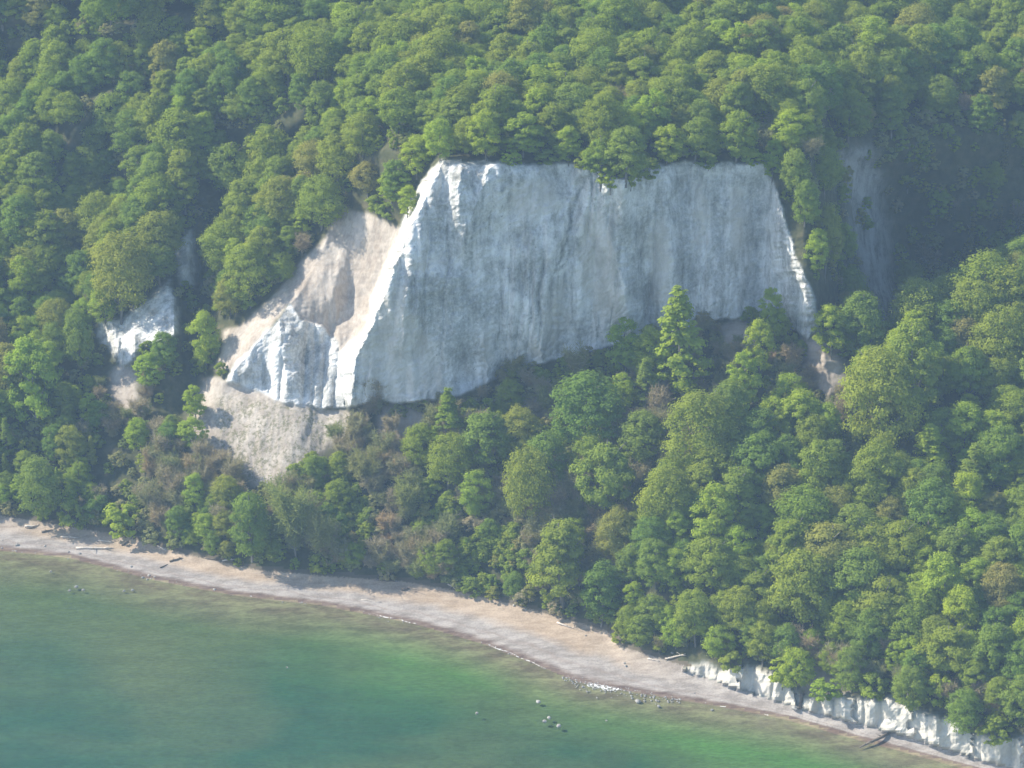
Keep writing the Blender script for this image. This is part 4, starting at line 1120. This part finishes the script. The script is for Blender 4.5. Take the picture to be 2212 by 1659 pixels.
# undergrowth and scrub sources: a few real shrubs placed in view
shrub_spots = [('scrub', 860, 905, 'olive scrub bush at the foot of the face, left'), ('scrub', 930, 930, 'brown scrub bush below the left chalk buttress'), ('scrub', 1150, 860, 'olive shrub under the pinnacle'),
               ('bush', 1250, 1050, 'green bush between the two big slope trees'), ('bush', 780, 1215, 'bright green bush at the top of the beach, middle'), ('bush', 375, 1170, 'green bush among the grey scrub above the beach'),
               ('bare', 880, 1230, 'grey leafless bush above the sandy beach'), ('bare', 700, 1060, 'grey leafless tree in the scrub below the fan'), ('bare', 1500, 860, 'brown leafless tree behind the pale clearing'),
               ('bare', 1710, 800, 'brown leafless tree on the bare spur below the rib')]
shr = {}
for kind, u, v, lab in shrub_spots:
    p = ground_at_pixel(u, v)
    for vi in range(1):
        o = make_tree(kind, p, random.uniform(0.8, 1.1), random.uniform(0, 6.28), lab, None, len(shr) % len(CR[kind]))
    shr.setdefault(kind, []).append(o.children[0] if o.children[0].name.startswith('crown') else o.children[1])

src = shr['scrub'] + shr['bush'] + shr['bare']
ns, nb_, nr = len(shr['scrub']), len(shr['bush']), len(shr['bare'])
under, brown = [], []
us_, vs_, px_a, py_a, pz_a, ar_ = sample_ground(34000, -120, 2330, 60, 1750)
bk_ = np.interp(us_, *BACK)
ok = (pz_a > 3.2) & (vs_ < bk_ - 5)
for q in NOSCRUB: ok &= ~in_poly(us_, vs_, q)
iu_ = np.clip(np.searchsorted(GU, us_), 0, len(GU) - 1); iv_ = np.clip(np.searchsorted(GV, vs_), 0, len(GV) - 1)
ok &= blur(np.maximum(m_chalk, m_tan), 1.5)[iv_, iu_] < 0.15
tn = np.zeros(len(us_), bool)
for q in TANS: tn |= in_poly(us_, vs_, q)
ok &= ~(tn & (rng.uniform(0, 1, len(us_)) < 0.95))
ok &= ~(in_poly(us_, vs_, RAVINE) & (rng.uniform(0, 1, len(us_)) < 0.9))
ok &= rng.uniform(0, 1, len(us_)) < np.clip(ar_ / 2.2, 0.12, 1)
inz_ = np.zeros(len(us_), bool)
for q in SCRUBZONE: inz_ |= in_poly(us_, vs_, q)
cl_ = vnoise(px_a / 14, py_a / 14, 5)
for i in np.nonzero(ok)[0]:
    u, v, x, y, z = us_[i], vs_[i], px_a[i], py_a[i], pz_a[i]
    if inz_[i]:
        r_ = random.random()
        if cl_[i] > 0.4: idx_ = ns + random.randrange(nb_)
        elif cl_[i] < -0.1: idx_ = ns + nb_ + random.randrange(nr)
        else: idx_ = random.randrange(ns) if r_ < 0.6 else ns + nb_ + random.randrange(nr)
        brown.append((x, y, z - 0.3, random.uniform(0.45, 1.15) * (0.7 if v < 900 else 1), random.uniform(0, 6.28), idx_))
    elif random.random() < (0.6 if (1800 < u < 2200 and 320 < v < 720) else 0.30):
        under.append((x, y, z - 0.3, random.uniform(0.5, 1.1), random.uniform(0, 6.28), random.choice([0, ns, ns + 1])))
scatter_stuff('scrub', 'grey brown and olive scrub covering the slope below the chalk face', brown, src)
scatter_stuff('undergrowth', 'low green undergrowth filling the gaps below the trees', under, src)
print('TREES', len(obj_set), len(rest), 'scrub', len(brown), 'under', len(under), dict(cnt))

# ------------------------------------------------------------------ driftwood, boulders, foam, lookout
def simple_mat(name, c1, c2, scale=2.0, rough=0.85, bump=0.4):
    m, nt = mat_new(name)
    pos = nt.nodes.new('ShaderNodeTexCoord').outputs['Object']
    n1 = noise_tex(nt, pos, scale, 5, 0.7)
    finish(nt, ramp(nt, n1, [(0.35, c1), (0.65, c2)]), rough, n1, bump, 0.06)
    return m
WOOD_PALE = simple_mat('bleached_wood', (0.42, 0.35, 0.28), (0.66, 0.60, 0.52))
WOOD_DARK = simple_mat('dark_wood', (0.09, 0.075, 0.06), (0.20, 0.165, 0.13))
STONE = simple_mat('grey_stone', (0.20, 0.19, 0.17), (0.42, 0.40, 0.37), 1.2)
STONE_PALE = simple_mat('pale_stone', (0.28, 0.265, 0.24), (0.46, 0.44, 0.40), 1.2)

def surf_at(u, v, sea=False):
    x, y, z = at_z(u, v, 0.0)
    if sea: return Vector((float(x), float(y), 0.0))
    p = ground_at_pixel(u, v)
    if p is None or p.z < 0: return Vector((float(x), float(y), 0.0))
    return p

def driftwood(u1, v1, u2, v2, r, pale, label, group=None, branches=2, root=False):
    a = surf_at(u1, v1) + Vector((0, 0, r * 0.7)); b = surf_at(u2, v2) + Vector((0, 0, r * 0.7))
    rs = random.Random(int(u1 * 7 + v1))
    mid = [(a.lerp(b, t_) + Vector((rs.uniform(-.2, .2), rs.uniform(-.2, .2), rs.uniform(-.02, .08)))) - a for t_ in (0, .25, .5, .75, 1)]
    V, F = tube(mid, [r, r * .95, r * .8, r * .65, r * .35], 8)
    mt = WOOD_PALE if pale else WOOD_DARK
    root_o = bpy.data.objects.new('driftwood_log', None); C.objects.link(root_o); root_o.location = a
    tag(root_o, label, 'driftwood', group)
    new_mesh_obj('trunk', V, F, mt, root_o, smooth=True)
    ln = (b - a).length
    for k in range(branches):
        t_ = rs.uniform(0.25, 0.9); p = mid[min(4, int(t_ * 5))]
        d = Vector((rs.uniform(-1, 1), rs.uniform(-1, 1), rs.uniform(0.1, 0.5))).normalized() * ln * rs.uniform(0.15, 0.35)
        V, F = tube([p, p + d * .5 + Vector((0, 0, .1)), p + d], [r * .4, r * .28, r * .12], 6)
        new_mesh_obj('branch', V, F, mt, root_o, smooth=True)
    if root:
        parts = []
        for k in range(9):
            an = k * 0.7; d = Vector((math.cos(an) * 0.6, math.sin(an) * 0.9, 0.9 * math.sin(an * 1.7) + 0.5)) * rs.uniform(1.0, 1.9)
            parts.append(tube([(0, 0, 0), d * .5, d], [r * .7, r * .45, r * .12], 6))
        V, F = merge(parts)
        ro = new_mesh_obj('root_plate', V, F, WOOD_DARK, root_o, smooth=True); ro.location = mid[0] if root == 'start' else mid[-1]
    return root_o

LOGS = [(54, 1138, 81, 1137, .35, 1, 'pale log, upper one of the pair at far left of the beach'), (56, 1141, 76, 1141, .28, 0, 'thin dark log just below the pale log at far left'),
        (90, 1150, 114, 1146, .40, 0, 'short thick grey log lying alone at far left of the beach'), (133, 1160, 172, 1163, .30, 1, 'whitish log with stubs left of the longest log'),
        (213, 1168, 245, 1172, .26, 1, 'slim pale log above the longest log'), (165, 1185, 244, 1186, .42, 1, 'longest bleached log on the left beach with branches'),
        (262, 1179, 278, 1170, .34, 0, 'dark forked log right of the longest bleached log'), (366, 1214, 394, 1206, .36, 0, 'slanting dark log near the grey scrub, left beach'),
        (346, 1227, 363, 1219, .2, 0, 'faint thin stick below the slanting dark log'), (440, 1206, 474, 1210, .26, 0, 'grey branch lying at the scrub edge, left of two'),
        (480, 1212, 508, 1209, .26, 1, 'pale branch lying at the scrub edge, right of two'), (868, 1275, 884, 1273, .4, 0, 'small dark log alone on the sandy beach'),
        (1203, 1346, 1236, 1357, .36, 1, 'straight white log on the sand right of the middle'), (968, 1262, 990, 1278, .25, 1, 'white stick, left one of the driftwood heap'),
        (980, 1260, 1008, 1276, .22, 1, 'white stick crossing the driftwood heap at the sand edge'), (972, 1274, 984, 1262, .3, 0, 'dark stick leaning in the driftwood heap'),
        (812, 1254, 858, 1258, .32, 0, 'dark log at the shaded edge of the sand'), (1438, 1424, 1482, 1414, .34, 1, 'silvery fallen trunk at the foot of the trees, right'),
        (1400, 1424, 1424, 1430, .28, 1, 'pale broken trunk beside the silvery fallen trunk'), (780, 1296, 824, 1302, .14, 1, 'thin white pole near the wet edge of the beach'),
        (340, 1180, 358, 1190, .25, 1, 'pale forked stick just above the slanting dark log')]
for i, (a_, b_, c2, d_, r_, pl, lab) in enumerate(LOGS):
    driftwood(a_, b_, c2, d_, r_, pl, lab, 'driftwood on the beach', 3 if i in (3, 5) else (2 if r_ > .3 else 1))
driftwood(1920, 1586, 1856, 1617, .55, 0, 'fallen dark tree with its root plate, lying into the water', None, 3, 'start')
driftwood(1733, 1500, 1728, 1532, .7, 0, 'dark upright stump of a slid tree in the gap of the chalk bank', None, 2, 'end')

def rock(u, v, w_px, pale, label, group, sea=False):
    rs = np.random.default_rng(int(u * 13 + v))
    p = surf_at(u, v, sea)
    r = w_px * PXM / 2 * 0.72
    bm_v, bm_f = [], []
    ns_, nr_ = 9, 6
    for i in range(nr_ + 1):
        ph = math.pi * i / nr_
        for j in range(ns_):
            th = 2 * math.pi * j / ns_
            k = 1 + rs.uniform(-.16, .16)
            bm_v.append((r * k * math.sin(ph) * math.cos(th), r * .8 * k * math.sin(ph) * math.sin(th), r * .62 * k * math.cos(ph)))
    for i in range(nr_):
        for j in range(ns_):
            bm_f.append((i * ns_ + j, (i + 1) * ns_ + j, (i + 1) * ns_ + (j + 1) % ns_, i * ns_ + (j + 1) % ns_))
    o = new_mesh_obj('boulder', bm_v, bm_f, STONE_PALE if pale else STONE)
    o.location = p + Vector((0, 0, r * 0.18)); o.rotation_euler = (0, 0, rs.uniform(0, 3))
    tag(o, label, 'boulder', group)
    return o
ROCKS = [(37, 1178, 14, 0, 'large grey boulder at the waterline, far left', 0), (97, 1180, 10, 1, 'pale stone on the shingle right of the far left boulder', 0), (4, 1184, 8, 0, 'small rock at the left edge of the waterline', 0),
         (5, 1168, 6, 1, 'white stone above the left edge waterline', 0), (110, 1235, 9, 0, 'lone flat rock awash in the shallows, far left', 1), (148, 1192, 7, 1, 'white stone below the longest bleached log, left', 0),
         (172, 1196, 10, 0, 'brown rock at the wet edge below the longest log', 0), (283, 1224, 10, 1, 'white elongated stone at the wet edge', 0), (308, 1248, 10, 0, 'leftmost rock of the heap at the waterline', 1),
         (322, 1244, 12, 1, 'pale top rock of the heap at the waterline', 1), (334, 1247, 9, 1, 'rightmost pale rock of the heap at the waterline', 1), (318, 1252, 8, 0, 'lowest rock of the heap at the waterline', 1),
         (165, 1268, 13, 0, 'pale topped rock of the left group in the water', 1), (150, 1276, 10, 0, 'lower left rock of the left group in the water', 1), (180, 1275, 11, 0, 'right flat rock of the left group in the water', 1),
         (268, 1277, 10, 0, 'left rock of the pair in the shallows', 1), (286, 1275, 10, 0, 'right rock of the pair in the shallows', 1), (463, 1274, 11, 1, 'pale rock at the wave edge, left of the middle', 1),
         (1110, 1308, 10, 1, 'white stone at the tree edge, left of two', 0), (1136, 1317, 9, 1, 'white stone at the tree edge, right of two', 0), (1265, 1373, 7, 0, 'dark stone alone on the grey sand', 0),
         (1349, 1433, 9, 1, 'white stone beside the dark stone on the wide beach', 0), (1352, 1439, 10, 0, 'dark stone on the wide beach at right of the middle', 0), (1163, 1517, 15, 1, 'big pale boulder in the green water', 1),
         (1186, 1551, 12, 1, 'flat white rock in the water below the big pale boulder', 1), (1207, 1569, 15, 0, 'grey boulder furthest out in the water', 1), (1176, 1559, 14, 0, 'dark low rock left of the grey boulder', 1),
         (1378, 1516, 18, 0, 'large grey boulder off the stony shore', 1), (1385, 1501, 7, 1, 'small white rock above the large grey boulder', 1), (1423, 1526, 11, 0, 'brown rock right of the large grey boulder', 1),
         (1310, 1557, 6, 1, 'tiny pale rock in the green water right of centre', 1), (1538, 1534, 9, 0, 'small rock off the shore at right', 1), (1717, 1530, 22, 0, 'reddish flat rock at the foot of the stump', 0), (1500, 1497, 6, 1, 'white pebble alone on the grey shingle', 0),
         (1030, 1541, 10, 0, 'dark low rock in the middle of the bay', 1), (620, 1112 + 330, 6, 1, 'faint pale rock seen in the bay, centre left', 1), (1452, 1411, 9, 0, 'stone under the silvery fallen trunk', 0)]
for (u, v, w, pl, lab, sea) in ROCKS: rock(u, v, w, pl, lab, 'boulders in the water' if sea else 'stones on the beach', bool(sea))
rs_ = np.random.default_rng(9)
Vp, Fp = [], []
for k in range(420):
    if k < 260:
        u = rs_.uniform(1215, 1470); v = np.interp(u, *WATER) + rs_.normal() * 8 + 2
    else:
        u = rs_.uniform(0, 2200); v = np.interp(u, *WATER) + rs_.normal() * 4
    x, y, z = [float(a_) for a_ in at_z(u, v, 0.0)]
    r = rs_.uniform(0.15, 0.5)
    b0 = len(Vp)
    for (ax_, ay_, az_) in ((1, 0, 0), (0, 1, 0), (-1, 0, 0), (0, -1, 0), (0, 0, .8), (0, 0, -.8)):
        Vp.append((x + ax_ * r * rs_.uniform(.7, 1.3), y + ay_ * r * rs_.uniform(.7, 1.3), 0.05 + az_ * r * .7))
    for q in ((0, 1, 4), (1, 2, 4), (2, 3, 4), (3, 0, 4), (1, 0, 5), (2, 1, 5), (3, 2, 5), (0, 3, 5)): Fp.append(tuple(b0 + i for i in q))
tag(new_mesh_obj('shore_stones', Vp, Fp, STONE), 'scattered small stones along the waterline', None, None, 'stuff')

# foam of the little waves
FOAM, ntf = mat_new('foam')
posf = ntf.nodes.new('ShaderNodeNewGeometry').outputs['Position']
nf = noise_tex(ntf, posf, 1.3, 4, 0.7)
pf = finish(ntf, (0.82, 0.82, 0.80), 0.8, None, spec=0.2)
L(ntf, ramp(ntf, nf, [(0.46, (0, 0, 0)), (0.56, (1, 1, 1))]), pf.inputs['Alpha'])
def foam(us, dv, w_m, label):
    V, F = [], []
    for i, u in enumerate(us):
        v = float(np.interp(u, *WATER)) + dv + 1.2 * math.sin(u * 0.13) + 0.8 * math.sin(u * .05)
        x, y, _ = at_z(u, v, 0.0)
        env = math.sin(math.pi * (i + .5) / len(us)) ** .4
        w = w_m * env * (0.6 + 0.4 * math.sin(u * .31) ** 2)
        V += [(float(x), float(y) + w, 0.06), (float(x), float(y), 0.11), (float(x), float(y) - w, 0.05)]
        if i: b = 3 * i; F += [(b - 3, b - 2, b + 1, b), (b - 2, b - 1, b + 2, b + 1)]
    o = new_mesh_obj('foam', V, F, FOAM)
    tag(o, label, None, None, 'stuff')
foam(np.arange(1555, 1850, 4), 3, 0.55, 'thin white wave line along the right part of the beach')
foam(np.arange(1268, 1338, 3), 3, 1.9, 'broad foam patch among the shore stones')
foam(np.arange(480, 585, 4), 1, 0.5, 'short wave line left of the middle beach')
foam(np.arange(795, 900, 4), 2, 0.35, 'faint wave line at the middle beach')
foam(np.arange(1050, 1180, 4), 1, 0.35, 'faint wave line where the beach turns')
foam(np.arange(1960, 2110, 4), 2, 0.35, 'wave line right of the fallen tree')

# lookout platform on the tip of the ridge
def lookout():
    p = ground_at_pixel(976, 356)
    if p is None: return
    root = bpy.data.objects.new('lookout_railing', None); C.objects.link(root); root.location = p + Vector((0, 1.5, 0.1))
    tag(root, 'small wooden lookout railing on the top of the sunlit ridge', 'railing')
    pts_ = [(-2.8, 1.2, 0), (-2.4, -0.4, 0), (-0.8, -1.3, 0), (1.0, -1.3, 0), (2.6, -0.5, 0), (3.2, 1.0, 0)]
    for q in pts_:
        V, F = tube([(q[0], q[1], -0.6), (q[0], q[1], 1.15)], [0.09, 0.09], 6)
        new_mesh_obj('post', V, F, WOOD_PALE, root)
    for hgt in (0.6, 1.1):
        V, F = tube([(q[0], q[1], hgt) for q in pts_], [0.07] * 6, 6)
        new_mesh_obj('rail', V, F, WOOD_PALE, root)
lookout()

# ------------------------------------------------------------------ haze
def haze():
    m, nt = mat_new('haze')
    v_ = nt.nodes.new('ShaderNodeVolumePrincipled')
    v_.inputs['Density'].default_value = HAZE_DENSITY
    v_.inputs['Color'].default_value = (*HAZE_COLOR, 1)
    v_.inputs['Anisotropy'].default_value = 0.0
    o_ = nt.nodes.new('ShaderNodeOutputMaterial'); L(nt, v_.outputs[0], o_.inputs['Volume'])
    x0, x1, y0, y1, z0, z1 = -3300, 3300, -6300, 7300, -10.5, 520
    z1 = max(z1, cam_loc.z + 15)
    V = [(x, y, z) for z in (z0, z1) for y in (y0, y1) for x in (x0, x1)]
    F = [(0, 2, 3, 1), (4, 5, 7, 6), (0, 1, 5, 4), (2, 6, 7, 3), (0, 4, 6, 2), (1, 3, 7, 5)]
    o = new_mesh_obj('haze', V, F, m)
    o['kind'] = 'stuff'; o['label'] = 'thin blue summer haze over the whole coast'
haze()
